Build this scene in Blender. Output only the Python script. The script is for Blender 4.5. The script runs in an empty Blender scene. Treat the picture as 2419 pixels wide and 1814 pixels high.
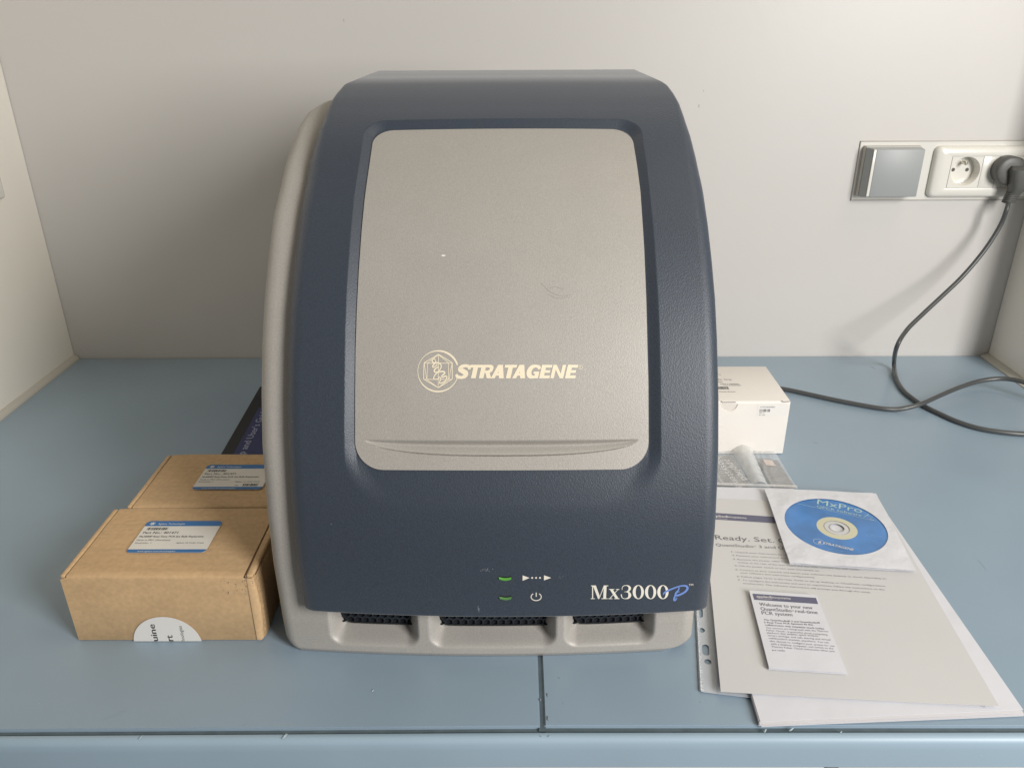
import bpy, bmesh, math, random
import numpy as np
from mathutils import Vector, Matrix
random.seed(7); np.random.seed(7)
S = bpy.context.scene
COL = S.collection

# ------------------------------------------------------------------ camera
W, H = 2419.0, 1814.0
CX, CY, F = W/2, H/2, 1894.0
def _n(v): return v/np.linalg.norm(v)
_yd = _n(np.array([1218-CX, -(38-CY), F]))
_up = -_n(np.array([1233-CX, -(5037-CY), F])); _up = _n(_up-_yd*(_up@_yd))
_xd = np.cross(_yd, _up)
if _xd[0] < 0: _xd = -_xd
M = np.array([_xd, _yd, _up])          # camera (right, up, forward) -> world
CAM = np.array([0, 0, .47])
cd = bpy.data.cameras.new('camera'); cam = bpy.data.objects.new('camera', cd); COL.objects.link(cam)
cd.sensor_width = 36; cd.lens = F/W*36; cd.clip_start = .01; cd.clip_end = 50
R = Matrix(((M[0,0], M[0,1], -M[0,2]), (M[1,0], M[1,1], -M[1,2]), (M[2,0], M[2,1], -M[2,2])))
cam.matrix_world = Matrix.Translation(Vector(CAM)) @ R.to_4x4()
S.camera = cam
# ------------------------------------------------------------------ light
S.view_settings.view_transform = 'Standard'
try: S.view_settings.look = 'None'
except Exception: pass
S.view_settings.exposure = 0.0; S.view_settings.gamma = 1.0
wd = bpy.data.worlds.new("World"); S.world = wd; wd.use_nodes = True
wd.node_tree.nodes['Background'].inputs[0].default_value = (1.0, .94, .885, 1)
wd.node_tree.nodes['Background'].inputs[1].default_value = .165
def area(name, loc, target, sx, sy, energy, color):
    l = bpy.data.lights.new(name, 'AREA'); l.shape = 'RECTANGLE'; l.size = sx; l.size_y = sy
    l.energy = energy; l.color = color
    o = bpy.data.objects.new(name, l); COL.objects.link(o)
    o.location = loc
    d = Vector(target)-Vector(loc); o.rotation_euler = d.to_track_quat('-Z', 'Y').to_euler()
    return o
area('window_light', (1.19, -.66, .86), (-.05, .85, .22), .55, .95, 42, (1.0, .985, .965))
area('warm_bounce_fill', (.95, .45, 1.9), (.55, 1.0, .2), .35, 1.0, 5.5, (1.0, .87, .60))  # unseen warm lamp, added to stand in for yellowish bounce at the right corner

# ------------------------------------------------------------------ projection helpers: photo point -> place in the scene
def ray(px, py): return M @ np.array([(px-CX)/F, -(py-CY)/F, 1.0])
def atz(px, py, z=0.0):
    d = ray(px, py); return CAM + d*((z-CAM[2])/d[2])
def aty(px, py, y):
    d = ray(px, py); return CAM + d*(y/d[1])
def atx(px, py, x):
    d = ray(px, py); return CAM + d*(x/d[0])
def proj(P):
    c = (np.asarray(P)-CAM) @ M
    return CX+F*c[..., 0]/c[..., 2], CY-F*c[..., 1]/c[..., 2]

# ------------------------------------------------------------------ materials
def lin(r, g, b):
    f = lambda c: (c/255/12.92) if c/255 <= .04045 else ((c/255+.055)/1.055)**2.4
    return (f(r), f(g), f(b), 1)
MATS = {}
def mat(name, col, rough=.5, metal=0.0, spec=.5, noise=None, bump=None, var=0.0, varscale=20, coat=0, coatr=.08, sheen=0, alpha=1.0, trans=0.0, speck=None, fiber=None, emit=None):
    if name in MATS: return MATS[name]
    m = bpy.data.materials.new(name); m.use_nodes = True; MATS[name] = m
    nt = m.node_tree; b = nt.nodes['Principled BSDF']
    b.inputs['Base Color'].default_value = col
    b.inputs['Roughness'].default_value = rough; b.inputs['Metallic'].default_value = metal
    b.inputs['Specular IOR Level'].default_value = spec
    b.inputs['Coat Weight'].default_value = coat; b.inputs['Coat Roughness'].default_value = coatr
    b.inputs['Alpha'].default_value = alpha
    b.inputs['Transmission Weight'].default_value = trans
    if emit: b.inputs['Emission Color'].default_value = emit[0]; b.inputs['Emission Strength'].default_value = emit[1]
    tc = nt.nodes.new('ShaderNodeTexCoord')
    b.inputs['Sheen Weight'].default_value = sheen; b.inputs['Sheen Roughness'].default_value = .45
    cur = None
    def mul(cur, fac_out, lo, hi):
        mr = nt.nodes.new('ShaderNodeMapRange'); mr.inputs[1].default_value = .3; mr.inputs[2].default_value = .7
        mr.inputs[3].default_value = lo; mr.inputs[4].default_value = hi
        nt.links.new(fac_out, mr.inputs[0])
        vm = nt.nodes.new('ShaderNodeVectorMath'); vm.operation = 'MULTIPLY'
        if cur is None: vm.inputs[0].default_value = col[:3]
        else: nt.links.new(cur, vm.inputs[0])
        cb = nt.nodes.new('ShaderNodeCombineXYZ')
        for i in range(3): nt.links.new(mr.outputs[0], cb.inputs[i])
        nt.links.new(cb.outputs[0], vm.inputs[1]); return vm.outputs[0]
    if var:
        n = nt.nodes.new('ShaderNodeTexNoise'); n.inputs['Scale'].default_value = varscale; n.inputs['Detail'].default_value = 5
        nt.links.new(tc.outputs['Object'], n.inputs['Vector']); cur = mul(cur, n.outputs[0], 1-var, 1+var)
    if noise:
        n = nt.nodes.new('ShaderNodeTexNoise'); n.inputs['Scale'].default_value = noise[0]; n.inputs['Detail'].default_value = 2
        nt.links.new(tc.outputs['Object'], n.inputs['Vector']); cur = mul(cur, n.outputs[0], 1-noise[1], 1+noise[1])
    if fiber:
        mp = nt.nodes.new('ShaderNodeMapping'); mp.inputs['Scale'].default_value = fiber[0]
        n = nt.nodes.new('ShaderNodeTexNoise'); n.inputs['Scale'].default_value = 1; n.inputs['Detail'].default_value = 4
        nt.links.new(tc.outputs['Object'], mp.inputs[0]); nt.links.new(mp.outputs[0], n.inputs['Vector'])
        cur = mul(cur, n.outputs[0], 1-fiber[1], 1+fiber[1])
    if speck:                                   # sparse dust specks
        for sc, thr, rad, c in speck:
            v = nt.nodes.new('ShaderNodeTexVoronoi'); v.inputs['Scale'].default_value = sc
            nt.links.new(tc.outputs['Object'], v.inputs['Vector'])
            sp = nt.nodes.new('ShaderNodeSeparateColor'); nt.links.new(v.outputs['Color'], sp.inputs[0])
            g = nt.nodes.new('ShaderNodeMath'); g.operation = 'LESS_THAN'; g.inputs[1].default_value = thr
            nt.links.new(sp.outputs[0], g.inputs[0])
            d = nt.nodes.new('ShaderNodeMath'); d.operation = 'LESS_THAN'; d.inputs[1].default_value = rad
            nt.links.new(v.outputs['Distance'], d.inputs[0])
            mm = nt.nodes.new('ShaderNodeMath'); mm.operation = 'MULTIPLY'
            nt.links.new(g.outputs[0], mm.inputs[0]); nt.links.new(d.outputs[0], mm.inputs[1])
            mx = nt.nodes.new('ShaderNodeMix'); mx.data_type = 'RGBA'
            nt.links.new(mm.outputs[0], mx.inputs[0])
            if cur is None: mx.inputs[6].default_value = col
            else: nt.links.new(cur, mx.inputs[6])
            mx.inputs[7].default_value = c; cur = mx.outputs[2]
    if cur is not None: nt.links.new(cur, b.inputs['Base Color'])
    if bump:
        last = None
        for sc, st in (bump if isinstance(bump, list) else [bump]):
            n = nt.nodes.new('ShaderNodeTexNoise'); n.inputs['Scale'].default_value = sc; n.inputs['Detail'].default_value = 2
            nt.links.new(tc.outputs['Object'], n.inputs['Vector'])
            bp = nt.nodes.new('ShaderNodeBump'); bp.inputs['Strength'].default_value = 1; bp.inputs['Distance'].default_value = st
            nt.links.new(n.outputs[0], bp.inputs['Height'])
            if last: nt.links.new(last, bp.inputs['Normal'])
            last = bp.outputs[0]
        nt.links.new(last, b.inputs['Normal'])
    return m
WHITE = lin(235, 235, 235)
m_wall = mat('wall_laminate', (.585, .565, .54, 1), .42, bump=(60, .00012), var=.02, varscale=3, speck=[(9, .05, .012, (.35, .33, .30, 1))])
m_side = mat('side_laminate', (.80, .765, .69, 1), .40, var=.02, varscale=4)
m_trim = mat('trim_plastic', (.52, .50, .44, 1), .45)
m_bench = mat('bench_laminate', (.285, .372, .450, 1), .34, var=.05, varscale=6, bump=[(700, .00002), (25, .0001)],
              speck=[(55, .035, .028, (.55, .58, .6, 1)), (38, .03, .03, (.07, .09, .11, 1)), (130, .02, .06, (.5, .52, .54, 1))])
m_benchedge = mat('bench_edge_laminate', (.32, .425, .51, 1), .42, var=.04, varscale=9, bump=(500, .00002), speck=[(60, .05, .04, (.5, .53, .55, 1))])
m_joint = mat('bench_joint', (.10, .135, .155, 1), .6, var=.15, varscale=80)
m_blue = mat('cover_blue_plastic', (.037, .049, .069, 1), .46, spec=.5, coat=.12, coatr=.45, sheen=.24, noise=(700, .12), bump=(950, .00024), speck=[(110, .03, .05, (.16, .18, .21, 1))])
m_grey = mat('casing_grey_paint', (.415, .392, .358, 1), .47, metal=.12, noise=(1300, .11), bump=(900, .00012), var=.02, varscale=25)
m_black = mat('grille_black', (.020, .025, .034, 1), .38)
m_gap = mat('shadow_gap', (.006, .007, .009, 1), .8)
m_cream = mat('logo_cream', (.86, .76, .57, 1), .6)
m_white_print = mat('print_offwhite', (.80, .76, .66, 1), .6)
m_pblue = mat('print_blue', (.16, .26, .60, 1), .55)
m_led = mat('green_lens', (.10, .33, .05, 1), .22, coat=.4, emit=((.15, .6, .05, 1), .08))
m_card = mat('kraft_cardboard', (.595, .40, .215, 1), .85, noise=(260, .07), fiber=((25, 260, 60), .05), bump=[(220, .0001), (18, .0010)])
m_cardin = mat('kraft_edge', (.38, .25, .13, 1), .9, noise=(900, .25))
m_lblwhite = mat('label_paper', (.78, .75, .68, 1), .55, bump=(60, .0005))
m_lblblue = mat('label_blue', (.035, .17, .42, 1), .5)
m_ink = mat('black_ink', (.03, .03, .035, 1), .7)
m_inkgrey = mat('grey_ink', (.16, .16, .17, 1), .7)
m_inkpale = mat('pale_ink', (.27, .27, .28, 1), .7)
m_navyband = mat('navy_band', (.13, .13, .20, 1), .5)
m_paper = mat('white_paper', (.70, .705, .745, 1), .6, bump=(35, .0008), var=.01, varscale=30)
m_papers = mat('smooth_white_paper', (.68, .665, .68, 1), .6)
m_sheet = mat('grey_card', (.635, .628, .62, 1), .5, var=.015, varscale=10)
m_sticker = mat('white_sticker', (.78, .76, .72, 1), .4)
m_whitebox = mat('white_carton', (.80, .76, .71, 1), .55, bump=(120, .0001), var=.01, varscale=30)
m_cd = mat('disc_blue', (.045, .195, .50, 1), .28, coat=.5, var=.28, varscale=28)
m_cdcream = mat('disc_cream', (.62, .60, .43, 1), .3)
m_clear = mat('clear_plastic', (.62, .62, .62, 1), .2)
m_cdprint = mat('disc_print', (.42, .60, .60, 1), .4)
m_plast = mat('socket_plastic', (.74, .72, .66, 1), .22, spec=.5, coat=.3)
m_sockgrey = mat('socket_lid_grey', (.34, .36, .36, 1), .4)
m_sockgrey2 = mat('socket_frame_grey', (.50, .50, .47, 1), .35)
m_hole = mat('hole_dark', (.10, .09, .08, 1), .7)
m_metal = mat('pin_metal', (.7, .68, .6, 1), .25, metal=1)
m_plug = mat('plug_rubber', (.10, .10, .093, 1), .45)
m_cord = mat('cord_rubber', (.070, .074, .074, 1), .34, var=.05, varscale=40)
m_book = mat('book_navy', (.022, .030, .125, 1), .4)
m_bookedge = mat('book_black', (.008, .009, .012, 1), .5)
m_bookprint = mat('book_print', (.40, .42, .55, 1), .5)
m_bag = mat('poly_bag', (.80, .81, .82, 1), .22, alpha=.32, bump=(55, .004))
m_baghaze = mat('poly_bag_roll', (.80, .80, .79, 1), .25, alpha=.58, bump=(70, .003))
m_cardgrey = mat('card_charcoal', (.19, .185, .19, 1), .4)
m_cardprint = mat('card_print', (.74, .74, .74, 1), .5)
m_gold = mat('usb_contact', (.75, .62, .55, 1), .4)
m_scuff = mat('scuff_dust', (.22, .24, .27, 1), .9)
m_chip = mat('chip_white', (.36, .43, .48, 1), .7)
m_pocket = mat('punched_pocket', (.52, .55, .59, 1), .3, bump=(30, .001))
m_pocketw = mat('pocket_weld', (.50, .53, .56, 1), .4, noise=(900, .35))
m_stamp = mat('stamp_ink', (.17, .14, .13, 1), .9)
m_cab = mat('cabinet_white', (.66, .64, .60, 1), .5)

# ------------------------------------------------------------------ object helpers
def link(name, me, m, parent=None, smooth=False):
    o = bpy.data.objects.new(name, me); COL.objects.link(o)
    if m is not None: me.materials.append(m)
    if parent is not None: o.parent = parent
    if smooth:
        for p in me.polygons: p.use_smooth = True
    return o
def pyd(name, V, Fc, m, parent=None, smooth=False, origin=None):
    V = np.asarray(V, float).reshape(-1, 3)
    if origin is None: origin = np.zeros(3)
    if parent is not None: origin = np.array(parent_origin(parent))
    me = bpy.data.meshes.new(name); me.from_pydata((V-origin).tolist(), [], [list(map(int, f)) for f in Fc]); me.update()
    o = link(name, me, m, parent, smooth)
    if parent is None: o.location = origin
    return o
def parent_origin(p):
    v = Vector((0, 0, 0)); q = p
    while q is not None: v += q.location; q = q.parent
    return v
def thing(name, label, cat, loc, group=None):
    o = bpy.data.objects.new(name, None); COL.objects.link(o); o.location = loc; o.empty_display_size = .02
    o['label'] = label; o['category'] = cat
    if group: o['group'] = group
    return o
def tag(o, label, cat, group=None):
    o['label'] = label; o['category'] = cat
    if group: o['group'] = group
def autosmooth(o, ang=35):
    for p in o.data.polygons: p.use_smooth = True
    try: o.data.set_sharp_from_angle(angle=math.radians(ang))
    except Exception: pass
def bm_obj(name, bm, m, parent=None, origin=(0, 0, 0), smooth=True, ang=35):
    bmesh.ops.recalc_face_normals(bm, faces=bm.faces)
    if parent is not None: origin = parent_origin(parent)
    bmesh.ops.translate(bm, verts=bm.verts, vec=-Vector(origin))
    me = bpy.data.meshes.new(name); bm.to_mesh(me); bm.free()
    o = link(name, me, m, parent)
    if parent is None: o.location = origin
    if smooth: autosmooth(o, ang)
    return o
def box_bm(x0, x1, y0, y1, z0, z1, bev=0, seg=2, wob=0, cuts=0):
    bm = bmesh.new(); bmesh.ops.create_cube(bm, size=1)
    for v in bm.verts:
        v.co = Vector((x0+(v.co.x+.5)*(x1-x0), y0+(v.co.y+.5)*(y1-y0), z0+(v.co.z+.5)*(z1-z0)))
    if cuts: bmesh.ops.subdivide_edges(bm, edges=bm.edges, cuts=cuts, use_grid_fill=True)
    elif bev: bmesh.ops.bevel(bm, geom=list(bm.edges), offset=bev, segments=seg, profile=.5, affect='EDGES')
    if wob:
        from mathutils import noise as mn
        for v in bm.verts:
            n = mn.noise_vector(v.co*28); v.co += n*wob
    return bm
def box(name, x0, x1, y0, y1, z0, z1, m, parent=None, bev=.0006, **k):
    o = (0, 0, 0) if parent is not None else ((x0+x1)/2, (y0+y1)/2, z0)
    return bm_obj(name, box_bm(x0, x1, y0, y1, z0, z1, bev, **k), m, parent, o)
def slab(name, pts, z0, z1, m, parent=None, origin=None):
    """polygon (list of x,y) extruded from z0 to z1"""
    n = len(pts); V = [(p[0], p[1], z0) for p in pts]+[(p[0], p[1], z1) for p in pts]
    Fc = [list(range(n))[::-1], list(range(n, 2*n))]+[[i, (i+1) % n, (i+1) % n+n, i+n] for i in range(n)]
    if origin is None and parent is None: origin = np.array([sum(p[0] for p in pts)/n, sum(p[1] for p in pts)/n, z0])
    return pyd(name, V, Fc, m, parent, origin=origin)
def tube_mesh(path, rad, seg=14):
    P = np.array(path, float); n = len(P)
    T = np.gradient(P, axis=0); T /= np.linalg.norm(T, axis=1)[:, None]
    u = np.cross(T[0], [0, 0, 1.0]); 
    if np.linalg.norm(u) < 1e-3: u = np.array([1.0, 0, 0])
    u /= np.linalg.norm(u); V = []
    for i in range(n):
        u = u-T[i]*(u@T[i]); u /= np.linalg.norm(u); w = np.cross(T[i], u)
        r = rad[i] if hasattr(rad, '__len__') else rad
        for k in range(seg):
            a = 2*math.pi*k/seg; V.append(P[i]+r*(math.cos(a)*u+math.sin(a)*w))
    Fc = [[i*seg+k, i*seg+(k+1) % seg, (i+1)*seg+(k+1) % seg, (i+1)*seg+k] for i in range(n-1) for k in range(seg)]
    Fc += [list(range(seg))[::-1], [(n-1)*seg+k for k in range(seg)]]
    return V, Fc
def spline(pts, n):
    """Catmull-Rom through pts, n samples evenly by length"""
    P = np.array(pts, float); P = np.vstack([2*P[0]-P[1], P, 2*P[-1]-P[-2]]); out = []
    for i in range(1, len(P)-2):
        for t in np.linspace(0, 1, 24, endpoint=False):
            a, b, c, d = P[i-1], P[i], P[i+1], P[i+2]
            out.append(.5*((2*b)+(-a+c)*t+(2*a-5*b+4*c-d)*t*t+(-a+3*b-3*c+d)*t**3))
    out.append(P[-2]); out = np.array(out)
    L = np.r_[0, np.cumsum(np.linalg.norm(np.diff(out, axis=0), axis=1))]
    s = np.linspace(0, L[-1], n)
    return np.stack([np.interp(s, L, out[:, k]) for k in range(out.shape[1])], 1)

# text: font outlines turned into plain geometry, as arrays in the unit frame
_tcache = {}
def text_arr(s, off=0.0, shear=0.0, res=2):
    key = (s, off, shear, res)
    if key in _tcache: return _tcache[key]
    c = bpy.data.curves.new('t', 'FONT'); c.body = s; c.offset = off; c.shear = shear; c.resolution_u = res; c.size = 1
    o = bpy.data.objects.new('t', c); COL.objects.link(o)
    dg = bpy.context.evaluated_depsgraph_get(); me = bpy.data.meshes.new_from_object(o.evaluated_get(dg))
    V = np.array([v.co[:] for v in me.vertices]) if len(me.vertices) else np.zeros((0, 3))
    Fc = [list(p.vertices) for p in me.polygons]
    bpy.data.objects.remove(o); bpy.data.curves.remove(c); bpy.data.meshes.remove(me)
    if len(V): V[:, 0] -= V[:, 0].min()
    _tcache[key] = (V, Fc); return _tcache[key]
class Prints:
    """collects flat print lying on a plane given by origin + two directions"""
    def __init__(s): s.V = []; s.F = []; s.n = 0
    def add(s, V, Fc):
        s.V.append(np.asarray(V, float).reshape(-1, 3)); s.F += [[i+s.n for i in f] for f in Fc]; s.n += len(s.V[-1])
    def text(s, t, P0, P1, h, up=None, nrm=(0, 0, 1), off=0, shear=0, lift=0):
        """baseline from P0 to P1, capital height h"""
        P0 = np.array(P0, float); P1 = np.array(P1, float); e = P1-P0; L = np.linalg.norm(e); e /= L
        u = np.cross(nrm, e) if up is None else np.array(up, float); u /= np.linalg.norm(u)
        V, Fc = text_arr(t, 0, shear)
        if not len(V): return
        w = V[:, 0].max()
        for q, dz in (((0, 0),) if off < .004 else ((-off, 0), (off, 9e-6), (0, 1.8e-5))):      # bold = struck again a hair to the side
            s.add(P0+np.outer((V[:, 0]+q)*L/w, e)+np.outer(V[:, 1]*h/.682, u)+np.array(nrm)*(lift+dz), Fc)
    def poly(s, pts): s.add(pts, [list(range(len(pts)))])
    def build(s, name, m, parent):
        if not s.n: return None
        o = pyd(name, np.vstack(s.V), s.F, m, parent)
        bm = bmesh.new(); bm.from_mesh(o.data)          # face up / outwards is irrelevant for print, keep consistent
        bm.to_mesh(o.data); bm.free(); return o
def ribbon(path):
    """path of (x,y,width) -> quads in 2D"""
    P = np.array(path, float); Q = spline(P, max(8, 5*len(P))) if len(P) > 2 else P
    T = np.gradient(Q[:, :2], axis=0); T /= np.linalg.norm(T, axis=1)[:, None]
    N = np.stack([-T[:, 1], T[:, 0]], 1)
    A = Q[:, :2]+N*Q[:, 2:3]/2; B = Q[:, :2]-N*Q[:, 2:3]/2
    V = np.vstack([A, B]); n = len(Q)
    return V, [[i, i+1, n+i+1, n+i] for i in range(n-1)]
def sub(poly, k=1):
    return np.array(poly, float), [list(range(len(poly)))]

# ================================================================== THE SETTING
YB, XL, XR = 1.123, -.672, .712
def plane_box(name, x0, x1, y0, y1, z0, z1, m, lab=None):
    o = box(name, x0, x1, y0, y1, z0, z1, m, bev=0); o['kind'] = 'structure'
    return o
def holed(x0, x1, z0, z1, h, y0, y1):
    # slab with a rectangular opening h = (x0, x1, z0, z1)
    V = []
    for y in (y0, y1): V += [(x0, y, z0), (x1, y, z0), (x1, y, z1), (x0, y, z1), (h[0], y, h[2]), (h[1], y, h[2]), (h[1], y, h[3]), (h[0], y, h[3])]
    Fc = []
    for i in range(4):
        j = (i+1) % 4; Fc += [[i, j, 4+j, 4+i], [8+j, 8+i, 12+i, 12+j], [j, i, 8+i, 8+j], [4+i, 4+j, 12+j, 12+i]]
    return V, Fc
HOLE = (.5795, .7045, .2480, .2995)
_v, _f = holed(XL-.02, XR+.02, -.04, 1.30, HOLE, YB, YB+.03)
_o = pyd('back_wall', _v, _f, m_wall, origin=np.array([0, YB, 0])); _o['kind'] = 'structure'
m_mark = mat('wall_mark_grey', (.44, .42, .39, 1), .8)
for px, py, r1_, r2_ in [(812, 49, .0008, .0022), (1662, 215, .0006, .0018), (1651, 251, .0009, .0026), (1870, 905-60, .0012, .0006), (1130, 96, .0005, .0007)]:
    p = aty(px, py, YB-.0002); V_ = [(p[0]+r1_*math.cos(a), p[1], p[2]+r2_*math.sin(a)*random.uniform(.7, 1.1)) for a in np.linspace(0, 2*math.pi, 9)[:-1]]
    pyd('wall_mark', V_, [list(range(8))], m_mark, _o)
plane_box('left_wall', XL-.02, XL, .40, YB-.0012, -.04, 1.30, m_side)
plane_box('right_wall', XR, XR+.02, 1.004, YB-.0012, -.04, 1.30, m_side)
plane_box('floor', -2.5, 2.5, -2.5, 3, -.92, -.90, mat('floor_vinyl', (.25, .25, .24, 1), .5, var=.1, varscale=3))

wb = thing('workbench', 'blue-grey laminate workbench with a narrow joint and raised front edge', 'workbench', (0, .77, -.04))
def bench_panel(x0, x1, yf0, yf1):
    # worktop panel with softly rounded front edge
    bm = bmesh.new()
    pts = [(x0, yf0), (x1, yf1), (x1, YB-.0015), (x0, YB-.0015)]
    lo = [bm.verts.new((x, y, -.03)) for x, y in pts]; hi = [bm.verts.new((x, y, 0)) for x, y in pts]
    bm.faces.new(lo[::-1]); bm.faces.new(hi)
    for i in range(4): bm.faces.new((lo[i], lo[(i+1) % 4], hi[(i+1) % 4], hi[i]))
    ed = [e for e in bm.edges if all(v.co.z > -.001 for v in e.verts)]
    bmesh.ops.bevel(bm, geom=ed, offset=.0009, segments=2, affect='EDGES')
    return bm_obj('panel', bm, m_bench, wb)
gx0, gx1 = .0163, .0196
bench_panel(XL+.0078, gx0, .4215, .4270)
bench_panel(gx1, XR-.013, .4275, .4270)
box('joint_filler', gx0-.001, gx1+.001, .424, YB-.003, -.02, -.0012, m_joint, wb, bev=0)
slab('front_joint', [(XL+.006, .4190), (gx0, .4240), (XR-.006, .4240), (XR-.006, .4310), (gx1, .4310), (XL+.006, .4260)], -.02, -.0024, m_joint, wb)
def edge_band():
    prof = [(.4225, -.020), (.4225, -.0016), (.4218, -.0006), (.4200, -.0001), (.4178, -.0006), (.4160, -.0022), (.4150, -.0045), (.4147, -.010), (.4147, -.0272), (.4155, -.0280), (.4225, -.0280)]
    bm = bmesh.new(); ra = []
    for x in np.linspace(XL-.3, XR+.3, 60):
        dy = .0050*min(1, max(0, (x-gx0)/-.69)) if x < gx0 else 0
        ra.append([bm.verts.new((x, y-dy, z)) for y, z in prof])
    for a, b in zip(ra, ra[1:]):
        for i in range(len(prof)): j = (i+1) % len(prof); bm.faces.new((a[i], a[j], b[j], b[i]))
    bm.faces.new(ra[0]); bm.faces.new(ra[-1][::-1])
    return bm_obj('front_edge', bm, m_benchedge, wb)
edge_band()
# chips knocked off the front edge and along the joint
def chip(x, y, z, r, ang, k=0):
    n = 7; P = []
    for i in range(n):
        a = 2*math.pi*i/n; rr = r*random.uniform(.6, 1.15)
        dx, dy = rr*math.cos(a)*.35, rr*math.sin(a); P.append((x+dx*math.cos(ang)-dy*math.sin(ang), y+dx*math.sin(ang)+dy*math.cos(ang), z))
    V = P+[(x, y, z+r*.22)]
    o = pyd('chip', V, [[i, (i+1) % n, n] for i in range(n)], m_chip if k == 0 else m_scuff, wb)
for px, py, r, a in [(332, 1741, .0024, -.4), (672, 1738, .0034, -.5), (1808, 1724, .0026, -.6), (1870, 1721, .0028, -.9), (1987, 1728, .0016, -.9),
                     (880, 1631, .0022, -.5), (1331, 1661, .0010, 0), (2213, 1068, .0022, -1.1), (2157, 995, .0016, .8), (2203, 1063, .0012, .4),
                     (1655, 1658, .0010, .3), (978, 1654, .0008, 0), (775, 1660, .0007, 0), (1278, 1738, .0012, 1), (1298, 1738, .0014, -.7)]:
    p = atz(px, py, .0002); chip(p[0], p[1], .0002, r, a)
for px, py, r, a in [(1293, 1640, .0026, .1), (1294, 1697, .0030, .1), (1276, 1652, .0020, .1), (1320, 1600, .0009, 1)]:
    p = atz(px, py, .0002); chip(p[0], p[1], .0002, r, a, 1)
# hairline scratches and scuffs in the laminate
m_scr = mat('scratch_pale', (.34, .41, .46, 1), .5); m_scr2 = mat('scratch_dark', (.10, .14, .17, 1), .6)
for pts, w, m_ in [([(2168, 1160), (2205, 1158), (2235, 1163)], .0005, m_scr), ([(2203, 1072), (2214, 1064), (2222, 1066)], .0006, m_scr), ([(2310, 1322), (2330, 1345)], .0002, m_scr2),
                   ([(2058, 866), (2068, 872)], .0005, m_scr2), ([(575, 1713), (590, 1700)], .0003, m_scr), ([(1920, 1045), (1931, 1046)], .0006, m_scr2), ([(240, 1700), (300, 1676)], .0003, m_scr), ([(2260, 1470), (2290, 1478)], .0004, m_scr)]:
    q = [(*atz(x, y, .0002)[:2], w) for x, y in pts]; V_, F_ = ribbon(q); pyd('scratch', [(x, y, .00018) for x, y in V_], F_, m_, wb)
# sealing strips between worktop and side walls
for nm, x0, x1 in (('side_strip', XL+.0003, XL+.0075), ('side_strip', XR-.0125, XR-.0003)):
    bm = bmesh.new(); pr = [(0, -.004), (0, .0070), (.15, .0074), (.75, .0040), (1, .0012), (1, -.004)]
    a = []
    for y in np.linspace(.43, YB-.002, 14):
        r = [bm.verts.new((x0+(x1-x0)*(u if x0 < 0 else 1-u), y, z*(1 if x0 < 0 else .6))) for u, z in pr]; a.append(r)
    for p, q in zip(a, a[1:]):
        for i in range(len(pr)): j = (i+1) % len(pr); bm.faces.new((p[i], p[j], q[j], q[i]))
    bm.faces.new(a[0]); bm.faces.new(a[-1][::-1]); bm_obj(nm, bm, m_trim, wb)
# base cabinet under the bench
cb = thing('base_cabinet', 'white base cabinet just visible below the bench edge at bottom right', 'cabinet', (.0, .7, -.90))
box('carcass', XL, XR, .46, YB, -.90, -.042, m_cab, cb, bev=.001)
for i in range(3):
    x0 = XL+.01+i*.455; d = box('drawer', x0, x0+.445, .4420, .459, -.20, -.05, m_cab, cb, bev=.002)
    box('handle', x0+.17, x0+.27, .430, .4415, -.10, -.09, m_gap, d, bev=.002)
# ================================================================== THE INSTRUMENT
dev = thing('laboratory_instrument', 'grey bench-top laboratory instrument with curved dark blue front cover, in the middle of the bench', 'laboratory instrument', (-.02, .73, 0))
# centre-line profile of the blue cover (y, z), bottom to top
_ctl = np.array([(.4848, .0519), (.490, .128), (.508, .1853), (.53, .2369), (.558, .2842), (.60, .3367), (.648, .3759), (.685, .3973), (.74, .4176), (.79, .4208), (.846, .4215)])
NS = 460
pf = spline(_ctl, NS)
for it in range(900):
    q = pf.copy(); q[1:-1] = .25*pf[:-2]+.5*pf[1:-1]+.25*pf[2:]
    pf = q
# keep the crease near the top tighter: blend to the raw curve there
raw = spline(_ctl, NS); wgt = np.clip((np.arange(NS)/NS-.74)/.08, 0, 1)[:, None]; pf = pf*(1-wgt)+raw*wgt
LS = np.r_[0, np.cumsum(np.linalg.norm(np.diff(pf, axis=0), axis=1))]; SMAX = LS[-1]
def PF(s):
    s = np.asarray(s, float); return np.interp(s, LS, pf[:, 0]), np.interp(s, LS, pf[:, 1])
_t = np.gradient(pf, axis=0); _t /= np.linalg.norm(_t, axis=1)[:, None]
def NRM(s):                                        # outward normal (y, z)
    s = np.asarray(s, float); return -np.interp(s, LS, _t[:, 1]), np.interp(s, LS, _t[:, 0])
XC0 = -.0088
def bulge(X, s):
    b = np.interp(s, [0, .35, .45, SMAX], [.0078, .0055, .001, .0]); return b*((X-XC0)/.155)**2
def SURF(X, s, d=0.0):
    """point on the cover: d = depth below the outer skin"""
    y, z = PF(s); ny, nz = NRM(s); k = d+bulge(X, s); return np.stack([X+0*y, y-ny*k, z-nz*k], -1)
def s_of_py(py, x=XC0):
    ss = np.linspace(0, SMAX, 1500); p = proj(SURF(np.full_like(ss, x), ss)); return float(np.interp(-py, -p[1], ss))
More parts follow.
